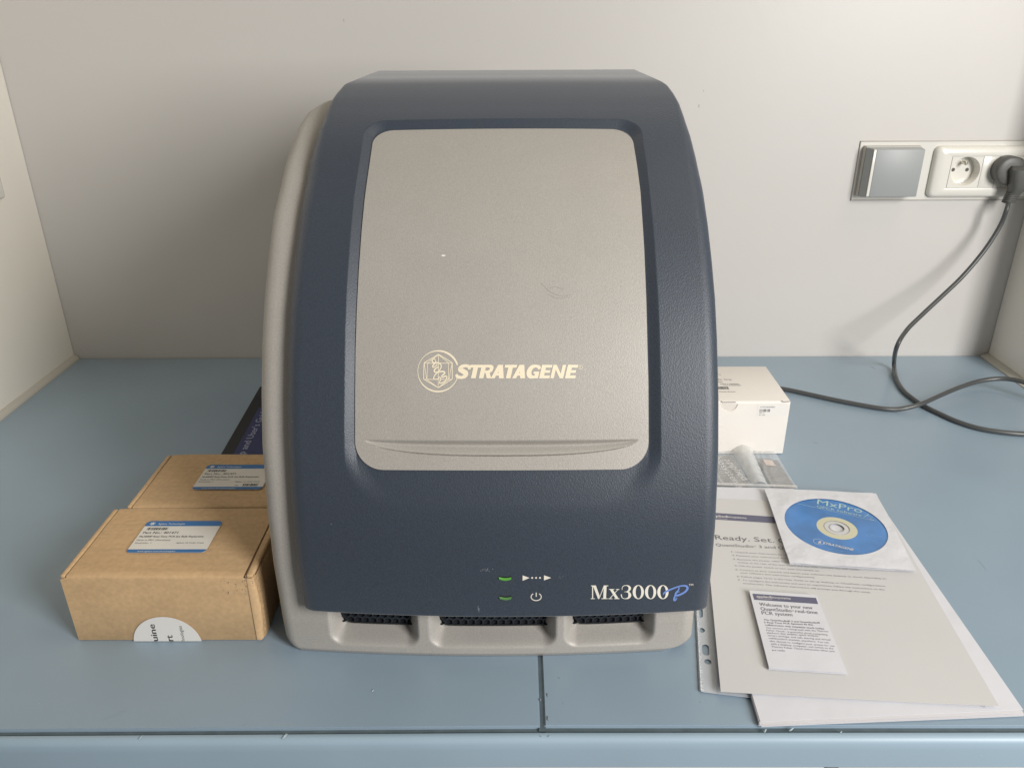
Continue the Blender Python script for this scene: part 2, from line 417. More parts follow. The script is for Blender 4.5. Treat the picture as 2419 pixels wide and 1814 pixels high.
def edge_fn(tab, d=0.0):
    """tab: (py, px) outline in the photo -> X as a function of s on the cover"""
    tab = sorted(tab, key=lambda t: t[0]); ty = [t[0] for t in tab]; tx = [t[1] for t in tab]
    ss = np.linspace(0, SMAX, 400); X = np.full_like(ss, XC0)
    for it in range(4):
        P = SURF(X, ss, d*np.interp(ss, [.34, .42], [1, 0])); py = proj(P)[1]; px = np.interp(py, ty, tx)
        rr = np.stack([(px-CX)/F, -(py-CY)/F, np.ones_like(px)], 1) @ M.T
        X = CAM[0]+rr[:, 0]*(P[:, 1]/rr[:, 1])
    Xs = X.copy()
    return lambda s: np.interp(s, ss, Xs)
bL = edge_fn([(165, 899), (178, 862), (192, 827), (198, 812), (220, 793), (230, 786), (265, 769), (304, 754), (350, 742), (393, 731.4), (453, 723), (502, 714.5), (540, 709.7), (612, 701), (675, 694), (745, 688), (829, 684.4), (940, 683), (1036, 684.4), (1145, 690.4), (1229, 696.5), (1340, 707.3), (1385, 715.7), (1416, 720.5), (1436, 725), (1446, 731), (1451, 739)], .01)
bR = edge_fn([(165, 1503.7), (178, 1535), (192, 1566.4), (200, 1578.4), (219.6, 1593), (241, 1605), (270, 1617), (318, 1631.5), (371.5, 1643.5), (436.6, 1655.6), (502, 1665), (540, 1670.5), (624, 1679.7), (709, 1687), (805, 1691.7), (902, 1694), (940, 1695), (1060, 1694.6), (1145, 1691.7), (1241, 1687), (1340, 1678.5), (1410, 1670.5), (1430, 1668), (1439, 1661), (1444, 1651)], .01)
pL = edge_fn([(300, 882), (345, 877), (417, 867.6), (477, 860), (540, 854), (636, 847), (733, 842), (829, 839), (940, 838), (1036, 838), (1112, 840)], .0035)
pR = edge_fn([(300, 1493), (328, 1496.4), (393, 1506), (453, 1513), (540, 1519), (588, 1522), (709, 1527), (829, 1530), (902, 1532), (1048, 1532.5), (1112, 1532)], .0035)
rL = edge_fn([(280, 862), (330, 857), (417, 843.5), (465, 836), (540, 829), (636, 822), (709, 818), (781, 815), (940, 813), (1012, 813), (1085, 814), (1145, 816), (1240, 819)])
rR = edge_fn([(280, 1514), (345, 1520.6), (393, 1528), (477, 1537), (540, 1543.5), (694, 1554), (781, 1558), (902, 1561), (1060, 1562), (1138, 1561), (1240, 1559)])
S_RT, S_RB = s_of_py(281), s_of_py(1226)
S_PT, S_PB = s_of_py(297), s_of_py(1112)
DREC = .0046
def smooth(t): t = np.clip(t, 0, 1); return t*t*(3-2*t)
def recess(X, s):
    L, Rr = rL(s), rR(s); hw = .1135
    xx = (2*X-(L+Rr))/(Rr-L)*hw; sc = (S_RT+S_RB)/2; hs = (S_RT-S_RB)/2
    yy = s-sc; r = np.where(yy > 0, .019, .048)
    qx = np.abs(xx)-hw+r; qy = np.abs(yy)-hs+r
    sd = np.minimum(np.maximum(qx, qy), 0)+np.hypot(np.maximum(qx, 0), np.maximum(qy, 0))-r
    t = np.clip(-sd/.0082, 0, 1); ramp = t*.9+.1*smooth(t)
    soft = smooth(np.clip(-sd/.016, 0, 1)); k = smooth((s-S_RB)/.075)
    blend = smooth((s-S_PB+.01)/.03)
    return DREC*(ramp*blend+soft*(1-blend))*smooth((s-S_RB)/.060)
def grid_faces(nr, nc, base=0):
    return [[base+i*nc+j, base+i*nc+j+1, base+(i+1)*nc+j+1, base+(i+1)*nc+j] for i in range(nr-1) for j in range(nc-1)]
# blue cover -------------------------------------------------
def build_cover():
    rows = np.r_[np.linspace(0, .02, 14), np.linspace(.021, S_RT-.008, 250), np.linspace(S_RT-.0075, S_RT+.002, 22), np.linspace(S_RT+.004, SMAX, 46)]
    r = .0105; nu = 260; G = []
    for s in rows:
        L, Rr = float(bL(s)), float(bR(s)); rr = r*float(np.interp(s, [.36, .44], [1, .28]))
        a = np.linspace(0, math.pi/2, 8)
        lx = L+rr*(1-np.sin(a)); ld = rr*.75*(1-np.cos(a))                # from face to side
        core = np.linspace(L+rr, Rr-rr, nu)
        # concentrate columns round the recess rims
        l1, r1 = float(rL(s)), float(rR(s))
        extra = np.r_[np.linspace(l1-.0008, l1+.0105, 18), np.linspace(r1-.0105, r1+.0008, 18)]
        if s > S_RT+.003: extra = np.linspace(L+rr*1.1, Rr-rr*1.1, 36)
        core = np.sort(np.r_[core, extra])
        d = recess(core, np.full_like(core, s))
        sv = np.full_like(core, s);      # hollow behind the door panel
        q_ = min(1, max(0, (S_PB+.0245-s)/.0205)); ins_ = .0055+.0205*(1-math.sqrt(1-q_*q_)); a0, b0 = float(pL(s))+ins_, float(pR(s))-ins_
        d = d+.006*((core > a0) & (core < b0) & (s > S_PB+.004) & (s < S_PT-.012))
        X = np.r_[L, L, lx[::-1][:-1], core, (Rr-rr*(1-np.sin(a)))[1:] if False else (Rr-rr+rr*np.sin(a))[1:], Rr, Rr]
        D = np.r_[.040, .024, ld[::-1][:-1], d, ld[1:], .024, .040]
        G.append((X, D, s))
    V = []; nc = len(G[0][0])
    def addrow(X, D, s, inset=0, dd=0):
        XX = X.copy()
        if inset: XX = np.clip(X, X.min()+inset, X.max()-inset)
        V.append(SURF(XX, np.full_like(XX, s), np.minimum(D+dd, .040)))
    # bottom lip: fold inwards with a small radius
    X, D, s = G[0]
    for inset, dd, ds in ((.0, .040, -.0022), (.0, .0032, -.0022), (0, .0012, -.0016), (0, .0003, -.0007)):
        P = SURF(X, np.full_like(X, 0.0), np.minimum(D+dd, .040)); y0, z0 = PF(0); P[:, 2] += ds; V.append(P)
    for X, D, s in G: addrow(X, D, s)
    X, D, s = G[-1]
    P = SURF(X, np.full_like(X, s), D+.001); P[:, 1] += .0012; V.append(P)
    P = SURF(X, np.full_like(X, s), np.maximum(D, .022)); P[:, 1] += .0014; V.append(P)
    nr = len(V); V = np.vstack(V); Fc = grid_faces(nr, nc)
    Fc = [f[::-1] for f in Fc]
    o = pyd('front_cover', V, Fc, m_blue, dev); autosmooth(o, 40); return o
cover = build_cover(); cover['label'] = 'dark blue textured front cover'
# grey door panel --------------------------------------------
def scoop(X, s):
    L, Rr = pL(s), pR(s); u = (2*X-(L+Rr))/(Rr-L); xn = u/.925
    st = s_of_py_c[0]; h = .0122*np.sqrt(np.clip(1-np.abs(xn)**2.6, 0, 1))+1e-6
    v = (st+.0006*(1-u*u)*0-s)/h                            # 0 top edge .. 1 bottom edge
    dep = .0046*np.clip(1-np.abs(xn)**2.0, 0, 1)**.55
    p = np.where(v < .40, smooth(v/.40), 1-.93*smooth((v-.40)/.52)*1.0)
    p = np.where((v > .92) & (v <= 1.0), .07+.38*np.sin((v-.92)/.08*math.pi), p)
    return np.where((v > 0) & (v < 1.0) & (np.abs(xn) < 1), dep*p, 0)
s_of_py_c = [s_of_py(1040)]
def build_panel():
    r_t, r_b = .0165, .0205
    e = .0016
    rows = np.r_[S_PB+r_b*(1-np.cos(np.linspace(0, math.pi/2, 16)))[:-1],
                 np.linspace(S_PB+.004, s_of_py_c[0]+.002, 130), np.linspace(s_of_py_c[0]+.003, S_PT-r_t, 130), (S_PT-r_t+r_t*np.sin(np.linspace(0, math.pi/2, 16)))[1:]]
    rows = np.unique(np.round(rows, 7)); nu = 200; V = []
    def hx(s):
        L, Rr = float(pL(s)), float(pR(s))
        ins = 0
        if s < S_PB+r_b: q = (S_PB+r_b-s)/r_b; ins = r_b*(1-math.sqrt(max(0, 1-q*q)))
        if s > S_PT-r_t: q = (s-S_PT+r_t)/r_t; ins = r_t*(1-math.sqrt(max(0, 1-q*q)))
        return L+ins, Rr-ins
    lvl = DREC-.0016
    def lev(s):                                  # the panel follows the recess floor, which rises a little at the bottom
        return np.interp(s, [S_PB, S_PB+.02], [lvl*1.0, lvl])
    for s in rows:
        a, b = hx(s); u = np.linspace(0, 1, nu); X = a+(b-a)*u
        D = lvl*smooth((s-S_RB)/.060)+scoop(X, np.full_like(X, s))
        xr = np.r_[a-.0000, a+.0, X[0]+.0004, X[1:-1], X[-1]-.0004, b, b]
        dr = np.r_[D[0]+.003, D[0]+.0006, D[0], D[1:-1], D[-1], D[-1]+.0006, D[-1]+.003]
        V.append(SURF(xr, np.full_like(xr, s), dr))
    nc = len(V[0]); first = V[0].copy(); last = V[-1].copy()
    def sunk(s, src, k):
        a, b = hx(s); P = SURF(np.linspace(a, b, nc), np.full(nc, s), lvl*smooth((s-S_RB)/.06)+k); return P
    V = [sunk(rows[0]-.0003, 0, .003), sunk(rows[0]-.0003, 0, .0006)]+V+[sunk(rows[-1]+.0003, 0, .0006), sunk(rows[-1]+.0003, 0, .003)]
    nr = len(V); Fc = [f[::-1] for f in grid_faces(nr, nc)]
    o = pyd('door_panel', np.vstack(V), Fc, m_grey, dev); autosmooth(o, 50); return o
panel = build_panel(); panel['label'] = 'grey speckled panel with shallow finger scoop'
# grey casing ------------------------------------------------
caseL = [(170, 900), (200, 845), (222, 800), (228.7, 785.6), (241, 748), (260.5, 717), (292, 697), (333, 683), (388, 666), (441, 655.5), (502, 641), (540, 636), (624, 626.5), (709, 618), (817, 612), (940, 610), (1060, 612), (1121, 617), (1217, 624), (1340, 638.6), (1409, 650.6), (1464, 660), (1495, 666), (1512, 670), (1524, 677), (1532, 686), (1537, 697)]
caseR = [(180, 1500), (260, 1590), (371, 1632), (502, 1652), (709, 1672), (902, 1680), (1145, 1678), (1340, 1664), (1440, 1650), (1480, 1645.5), (1498, 1643.5), (1507, 1641), (1514, 1637), (1520, 1631), (1525, 1623), (1529, 1612), (1531, 1600), (1533, 1590)]
def build_case():
    off = .0145
    ss = np.linspace(0, LS[-1], 150); y, z = PF(ss); ny, nz = NRM(ss); up_ = np.stack([y-ny*off, z-nz*off], 1)
    low = np.stack([np.interp(np.linspace(0, up_[0, 1], 70), [0, .004, .03, up_[0, 1]], [.4972, .4950, .4966, up_[0, 0]]), np.linspace(.0006, up_[0, 1], 70)], 1)
    pr = np.vstack([low[:-1], up_]); n = len(pr)
    top = pr[-1]; YBK = .955
    def bl(X, i): return .0075*((X+.022)/.16)**2*np.interp(pr[i, 1], [0, .3, .4], [1, .7, 0])
    V = []; GX = []
    def xedge(tab, i):
        ty = sorted(tab); X = -.02
        for it in range(4):
            P = np.array([X, pr[i, 0]+bl(X, i), pr[i, 1]]); py = float(proj(P)[1]); px = np.interp(py, [t[0] for t in ty], [t[1] for t in ty])
            X = float(aty(px, py, P[1])[0])
        return X
    XLs = np.array([xedge(caseL, i) for i in range(n)]); XRs = np.array([xedge(caseR, i) for i in range(n)])
    XLs = np.minimum(XLs, -.100); XRs = np.minimum(XRs, .1425)
    # three vent pockets: (x0, x1) at the lip
    pk = [(-.1512, -.0778), (-.0708, .0318), (.0366, .1105)]
    def pocket(X, zz):
        d = np.zeros_like(X)
        for a, b in pk:
            c, hw = (a+b)/2, (b-a)/2; r = .012; z0, z1 = .0095, .0760
            qx = np.abs(X-c)-hw+r; qy = np.abs(zz-(z0+z1)/2)-(z1-z0)/2+r
            sd = np.minimum(np.maximum(qx, qy), 0)+np.hypot(np.maximum(qx, 0), np.maximum(qy, 0))-r
            d = np.maximum(d, .0180*smooth(-sd/.0120))
        return d
    nu = 300; rr = .010
    a = np.linspace(0, math.pi/2, 8)
    for i in range(n):
        L, Rr = XLs[i], XRs[i]; core = np.linspace(L+rr, Rr-rr, nu)
        X = np.r_[(L+rr*(1-np.sin(a)))[::-1][:-1], core, (Rr-rr+rr*np.sin(a))[1:]]
        dy = np.r_[(rr*(1-np.cos(a)))[::-1][:-1], np.zeros(nu), (rr*(1-np.cos(a)))[1:]]
        yy = pr[i, 0]+bl(X, i)+dy
        if pr[i, 1] < .09: yy = yy+pocket(X, np.full_like(X, pr[i, 1]))
        zz = np.full_like(X, pr[i, 1])
        sh = np.interp(ss[min(max(i-69, 0), 149)], [0, .30, .46], [0, 0, 1]) if i >= 69 else 0
        zz = zz-dy*sh*1.0; yy = np.minimum(yy, YBK-.001)
        # sides run straight to the back
        X = np.r_[L, X, Rr]; yy = np.r_[YBK, yy, YBK]; zz = np.r_[pr[i, 1]-sh*rr, zz, pr[i, 1]-sh*rr]
        V.append(np.stack([X, yy, zz], 1))
    nc = len(V[0])
    # top runs to the back and down
    Lr = V[-1].copy(); Lr[:, 1] = YBK; V.append(Lr)
    Fc = [f[::-1] for f in grid_faces(len(V), nc)]
    VV = np.vstack(V); base = len(VV)
    # back and bottom closing
    lrow = (len(V)-1)*nc
    o = pyd('casing', VV, Fc, m_grey, dev); autosmooth(o, 40)
    return pk, bl, pr
pk, bl_, pr_ = build_case()
box('back_panel', -.150, .128, .9535, .9565, .004, .400, m_grey, dev, bev=.001)
for x in (-.155, .115):
    for y in (.54, .92):
        bm = bmesh.new(); bmesh.ops.create_cone(bm, cap_ends=True, segments=20, radius1=.010, radius2=.009, depth=.0012)
        bmesh.ops.translate(bm, verts=bm.verts, vec=(x, y, .0006)); bm_obj('foot', bm, m_black, dev)
# honeycomb grilles at the back of the pockets
for a, b in pk:
    x0, x1, z0, z1, yg = a+.0095, b-.0055, .0236, .0700, .5096
    V = []; Fc = []; p = .0061; t = .00075
    def hexa(cx, cz, r): return [(cx+r*math.cos(math.pi/6+k*math.pi/3), cz+r*math.sin(math.pi/6+k*math.pi/3)) for k in range(6)]
    nrow = int((z1-z0)/(p*.866))+1; ncol = int((x1-x0)/p)+1
    for j in range(min(nrow, 6)):
        for i in range(ncol):
            cx = x0+p*(i+.5*(j % 2)); cz = z0+.0008+p*.866*j
            if cx > x1-.002: continue
            yy = yg+.0075*(cx+.022)**2/.0256
            o_, i_ = hexa(cx, cz, p/math.sqrt(3)*1.0), hexa(cx, cz, p/math.sqrt(3)-t)
            n0 = len(V)
            V += [(x, yy, z) for x, z in o_]+[(x, yy, z) for x, z in i_]+[(x, yy+.0016, z) for x, z in i_]
            for k in range(6):
                l = (k+1) % 6; Fc += [[n0+k, n0+l, n0+6+l, n0+6+k], [n0+6+k, n0+6+l, n0+12+l, n0+12+k]]
    g = pyd('vent_grille', V, Fc, m_black, dev)
    cxm = (x0+x1)/2; yb = yg+.0018
    bp = []; 
    xs = np.linspace(x0-.002, x1+.001, 12)
    Vb = [(x, yb+.0075*(x+.022)**2/.0256, z) for z in (z0-.0022, z1) for x in xs]
    pyd('backing', Vb, grid_faces(2, 12), m_gap, g)
    # rim of the opening
    path = [(x1+.0005, z0-.0016), (x0+.010, z0-.0016), (x0+.004, z0+.0000), (x0+.0005, z0+.005), (x0-.0012, z0+.012), (x0-.0014, z0+.04)]
    q = spline([(x, z) for x, z in path], 40); P3 = [(x, yg-.0006+.0075*(x+.022)**2/.0256, z) for x, z in q]
    tv, tf = tube_mesh(P3, .0007, 6); o = pyd('rim', tv, tf, m_gap, g); autosmooth(o)

# printing on the cover, laid on the curved skin --------------
def on_cover(P, lift, fdepth):
    """photo points -> points on the skin (Newton on X, s)"""
    P = np.asarray(P, float); X = np.full(len(P), .0); s = np.full(len(P), .2)
    X[:] = (P[:, 0]-1218)/F*.58; s[:] = np.interp(P[:, 1], [200, 1446], [.45, 0])
    f = lambda X, s: np.stack(proj(SURF(X, s, fdepth(X, s)-lift)), 1)
    for it in range(14):
        r0 = f(X, s)-P; e = 1e-5; jx = (f(X+e, s)-f(X, s))/e; js = (f(X, s+e)-f(X, s))/e
        det = jx[:, 0]*js[:, 1]-jx[:, 1]*js[:, 0]
        dX = (r0[:, 0]*js[:, 1]-r0[:, 1]*js[:, 0])/det; ds = (jx[:, 0]*r0[:, 1]-jx[:, 1]*r0[:, 0])/det
        X -= np.clip(dX, -.05, .05); s = np.clip(s-np.clip(ds, -.05, .05), 0, SMAX)
    return SURF(X, s, fdepth(X, s)-lift)
d_panel = lambda X, s: (DREC-.0016)*smooth((s-S_RB)/.060)
d_cover = lambda X, s: recess(X, s)
def print_on(name, shapes, m, parent, fd, lift=.00015):
    V = []; Fc = []; n = 0
    for k, (v, f) in enumerate(shapes):
        v = np.asarray(v, float); v = on_cover(v, lift+.000006*(k % 12), fd); V.append(v); Fc += [[i+n for i in q] for q in f]; n += len(v)
    return pyd(name, np.vstack(V), Fc, m, parent)
def xf(shape, sc, ox, oy):
    v, f = shape; v = np.array(v, float)*sc+np.array([ox, oy]); return v, f
def font_px(t, x0, y0, x1, y1, h, off=0, shear=0):
    """font text whose baseline runs between two photo points, capital height h px"""
    V, Fc = text_arr(t, 0, shear); w = V[:, 0].max(); e = np.array([x1-x0, y1-y0])/w
    return np.stack([x0+V[:, 0]*e[0], y0+V[:, 0]*e[1]-V[:, 1]*h/.682], 1), Fc
# emblem: ring, faceted crystal, curling strand
k = .0784
em = []
th = np.linspace(math.radians(-18), math.radians(-342), 60)
ring_ = [(955+612*math.cos(t), 853+612*math.sin(t), 17+42*max(0, math.cos(t-math.radians(-48)))**2+30*max(0, math.cos(t-math.radians(-262)))**2) for t in th]
Q = np.array(ring_); T = np.gradient(Q[:, :2], axis=0); T /= np.linalg.norm(T, axis=1)[:, None]; N = np.stack([-T[:, 1], T[:, 0]], 1)
em.append((np.vstack([Q[:, :2]+N*Q[:, 2:]/2, Q[:, :2]-N*Q[:, 2:]/2]), [[i, i+1, len(Q)+i+1, len(Q)+i] for i in range(len(Q)-1)]))
def ln(a, b, w=20): return ribbon([(a[0], a[1], w), (b[0], b[1], w)])
hx_ = [(968, 345), (1380, 600), (1380, 1090), (960, 1350), (518, 1090), (530, 600)]
for i in range(6): em.append(ln(hx_[i], hx_[(i+1) % 6], 24))
for a, b in [((535, 612), (1380, 612)), ((520, 1098), (1380, 1098)), ((632, 612), (618, 1098)), ((1262, 612), (1270, 1098)), ((968, 350), (955, 1345)), ((968, 355), (640, 605)), ((968, 355), (1268, 605)), ((540, 625), (608, 1090)), ((1372, 625), (1285, 1090)), ((622, 1105), (955, 1345)), ((1265, 1105), (962, 1345))]: em.append(ln(a, b, 18))
for st in ([(870, 520, 30), (840, 475, 30), (790, 500, 34), (775, 560, 34), (830, 600, 40), (950, 600, 40), (1040, 660, 34), (1030, 770, 32), (940, 880, 34), (850, 980, 34), (820, 1060, 34), (850, 1095, 28), (930, 1090, 26), (990, 1050, 26)],
           [(880, 520, 24), (870, 600, 34), (800, 680, 44), (800, 740, 30), (880, 700, 30), (930, 640, 30)],
           [(960, 720, 30), (870, 780, 46), (835, 840, 44), (860, 880, 40), (960, 880, 34), (1060, 860, 46), (1150, 880, 44), (1130, 940, 44), (1070, 990, 40), (1090, 1035, 40), (1180, 1000, 40), (1220, 1030, 36), (1190, 1110, 34), (1120, 1180, 34), (1010, 1220, 34)],
           [(960, 1060, 30), (990, 1030, 30), (1040, 1070, 32), (1010, 1150, 28), (980, 1230, 28)]): em.append(ribbon(st))
print_on('emblem', [xf(e, k, 960, 810) for e in em], m_cream, panel, d_panel)
# block italic letters of the maker's name (units of the 153-high capitals)
def L_T(x): return [sub([(x, 121), (x+138, 121), (x+138, 153), (x, 153)]), sub([(x+42, 0), (x+96, 0), (x+96, 122), (x+42, 122)])]
def L_R(x): return [sub([(x, 0), (x+52, 0), (x+52, 153), (x, 153)]), ribbon([(x+48, 138, 30), (x+85, 138, 32), (x+116, 126, 42), (x+116, 92, 42), (x+88, 74, 34), (x+48, 74, 26)]), sub([(x+56, 78), (x+98, 84), (x+142, 0), (x+88, 0)])]
def L_A(x): return [sub([(x, 0), (x+44, 0), (x+98, 153), (x+48, 153)]), sub([(x+48, 153), (x+104, 153), (x+148, 0), (x+92, 0)]), sub([(x+36, 30), (x+108, 30), (x+100, 60), (x+46, 60)])]
def L_E(x): return [sub([(x, 0), (x+52, 0), (x+52, 153), (x, 153)]), sub([(x+50, 0), (x+118, 0), (x+118, 32), (x+50, 32)]), sub([(x+50, 62), (x+108, 62), (x+108, 92), (x+50, 92)]), sub([(x+50, 121), (x+118, 121), (x+118, 153), (x+50, 153)])]
def L_N(x): return [sub([(x, 0), (x+40, 0), (x+40, 153), (x, 153)]), sub([(x+38, 153), (x+2, 153), (x+106, 0), (x+144, 0)]), sub([(x+106, 0), (x+146, 0), (x+146, 153), (x+106, 153)])]
def L_G(x): return [ribbon([(x+146, 104, 30), (x+130, 128, 36), (x+95, 138, 32), (x+52, 126, 50), (x+32, 78, 56), (x+50, 28, 50), (x+92, 14, 32), (x+128, 30, 36)]), sub([(x+104, 0), (x+150, 0), (x+150, 76), (x+104, 76)]), sub([(x+84, 52), (x+105, 52), (x+105, 76), (x+84, 76)])]
def L_S(x): return [ribbon([(x+142, 100, 26), (x+138, 126, 34), (x+98, 142, 34), (x+50, 132, 44), (x+38, 104, 50), (x+72, 82, 52), (x+112, 58, 54), (x+112, 26, 50), (x+72, 10, 34), (x+26, 20, 34), (x+8, 46, 24)])]
word = L_S(548)+L_T(690)+L_R(822)+L_A(958)+L_T(1086)+L_A(1200)+L_G(1344)+L_E(1506)+L_N(1634)+L_E(1800)
kk = 460/2212
word = [(np.stack([960+kk*(v[:, 0]+.23*v[:, 1]), 800+kk*(450-v[:, 1])], 1), f) for v, f in word]
word.append(xf(ribbon([(1978+20*math.cos(t), 324+20*math.sin(t), 5) for t in np.linspace(0, 2*math.pi, 12)]), kk, 960, 800))
word.append(font_px('R', 960+kk*1969, 800+kk*334, 960+kk*1988, 800+kk*334, 4.6))
print_on('brand_lettering', word, m_cream, panel, d_panel)
# model name, serif
c7 = .1175
def rect(x0, y0, x1, y1): return sub([(x0, y0), (x1, y0), (x1, y1), (x0, y1)])
g = [rect(74, 200, 95, 452), rect(52, 190, 150, 204), rect(46, 449, 128, 462), sub([(92, 200), (150, 192), (226, 400), (208, 462), (196, 462)]), sub([(208, 462), (222, 452), (324, 204), (305, 204)]),
     sub([(310, 192), (366, 192), (354, 455), (298, 455)]), rect(306, 190, 400, 204), rect(262, 449, 385, 462),
     sub([(428, 268), (488, 268), (608, 455), (548, 455)]), sub([(588, 270), (604, 270), (436, 455), (418, 455)]), rect(414, 262, 520, 274), rect(552, 262, 622, 274), rect(400, 450, 482, 462), rect(518, 450, 625, 462),
     ribbon([(676, 280, 10), (682, 228, 12), (712, 198, 13), (762, 189, 14), (808, 206, 32), (832, 246, 50), (812, 292, 34), (770, 314, 12), (722, 319, 8)]),
     ribbon([(762, 318, 10), (812, 334, 34), (832, 388, 60), (806, 438, 36), (752, 456, 14), (705, 450, 12), (672, 424, 16), (660, 368, 22)])]
for cx in (1003, 1250, 1498):
    n = 40; a = [2*math.pi*i/n for i in range(n)]
    V = [(cx+113*math.cos(t)-4*math.sin(t)*0, 323+141*math.sin(t)) for t in a]+[(cx+3+56*math.cos(t), 323+128*math.sin(t)) for t in a]
    g.append((np.array(V), [[i, (i+1) % n, n+(i+1) % n, n+i] for i in range(n)]))
print_on('model_lettering', [xf(s_, c7, 1390, 1360) for s_ in g], m_white_print, cover, d_cover, .00012)
pp = [ribbon([(1508, 380, 14), (1512, 352, 30), (1560, 315, 38), (1650, 272, 34), (1780, 222, 30), (1890, 196, 30), (1970, 205, 42), (1992, 250, 46), (1950, 312, 40), (1870, 362, 38), (1790, 390, 40), (1728, 384, 26)]),
      ribbon([(1826, 232, 26), (1805, 285, 28), (1760, 345, 40), (1742, 395, 30), (1728, 448, 44), (1730, 488, 46), (1765, 470, 22), (1780, 430, 16)]), ribbon([(1780, 330, 12), (1815, 318, 16), (1840, 312, 8)])]
print_on('script_letter', [xf(s_, c7, 1390, 1360) for s_ in pp], m_pblue, cover, d_cover, .00022)
print_on('trademark_print', [font_px('TM', 1627, 1383.5, 1637.5, 1383, 4.6, off=.01)], m_white_print, cover, d_cover)
ar = [sub([(1234.6, 1358.6), (1250.9, 1364.5), (1234.6, 1371.2)]), sub([(1285, 1358.4), (1302, 1364.3), (1285, 1370.4)])]
for cx in (430, 471, 512): ar.append((np.array([(1160+.226*cx+2.3*math.cos(t), 1340+.226*108+2.1*math.sin(t)) for t in np.linspace(0, 2*math.pi, 13)[:-1]]), [list(range(12))]))
print_on('run_symbol', ar, m_white_print, cover, d_cover)
tt = np.linspace(math.radians(-55), math.radians(235), 34)
pw = [ribbon([(1266.6+12*math.cos(t), 1409.2+8.8*math.sin(t), 2.0) for t in tt]), rect(1265.6, 1399.2, 1267.8, 1409.0)]
print_on('power_symbol', pw, m_white_print, cover, d_cover)
# dust scuffs
def blotch(cx, cy, rx, ry, n, sz):
    out = []
    for i in range(n):
        a = random.gauss(0, .5)*rx; b = random.gauss(0, .5)*ry; r = random.uniform(.4, 1)*sz
        kx = 5; out.append((np.array([(cx+a+r*1.5*random.uniform(.5, 1)*math.cos(t), cy+b+r*random.uniform(.5, 1)*math.sin(t)) for t in np.linspace(0, 2*math.pi, kx+1)[:-1]]), [list(range(kx))]))
    return out
sc = blotch(1148, 1346, 12, 4, 26, 1.3)+blotch(1131, 1438, 2.5, 6, 14, 1.3)+blotch(1325, 1362, 8, 4, 8, .9)
o = print_on('dust_scuff', sc, m_scuff, cover, d_cover, .0001); o['kind'] = 'stuff'
sc = [ribbon([(1278, 668, .8), (1300, 690, .9), (1330, 700, .8), (1348, 696, .6)]), ribbon([(1296, 682, .6), (1312, 678, .9), (1330, 684, .6)]), ribbon([(1290, 694, .5), (1316, 704, .8), (1338, 704, .5)])]
print_on('pencil_scuff', sc, mat('scuff_brown', (.30, .275, .24, 1), .8), panel, d_panel, .0001)
print_on('paint_chip', [(np.array([(1042, 604), (1046, 601.5), (1053, 603), (1051, 606), (1045, 606)]), [list(range(5))])], m_sticker, panel, d_panel, .0001)
# indicator lights: dark slot with a curved green lens
for i, (x0, x1, y0, y1) in enumerate([(1178.5, 1208, 1361.5, 1371.5), (1180, 1208.5, 1407.5, 1417.5)]):
    u = np.linspace(0, 1, 14)
    topv = np.stack([x0+(x1-x0)*u, y0+2.2*np.sin(math.pi*u)], 1); bot = np.stack([x0+.5+(x1-x0-1)*u, y1-3.2+3.0*np.sin(math.pi*u)], 1)
    sl = print_on('indicator_light', [(np.vstack([topv+[0, -1.6], bot]), [[j, j+1, 14+j+1, 14+j] for j in range(13)])], m_gap, cover, d_cover, .00008)
    P1 = on_cover(topv+[0, 1.2], .0002, d_cover); P2 = on_cover(bot, .0009, d_cover); P3 = on_cover(bot+[0, .4], .0001, d_cover); P0 = on_cover((topv+[0, 1.2])*.5+bot*.5, .0012, d_cover)
    o = pyd('lens', np.vstack([P1, P0, P2, P3]), [f[::-1] for f in grid_faces(4, 14)], m_led if i == 0 else mat('green_lens_dim', (.10, .24, .07, 1), .25, coat=.4), sl, smooth=True)
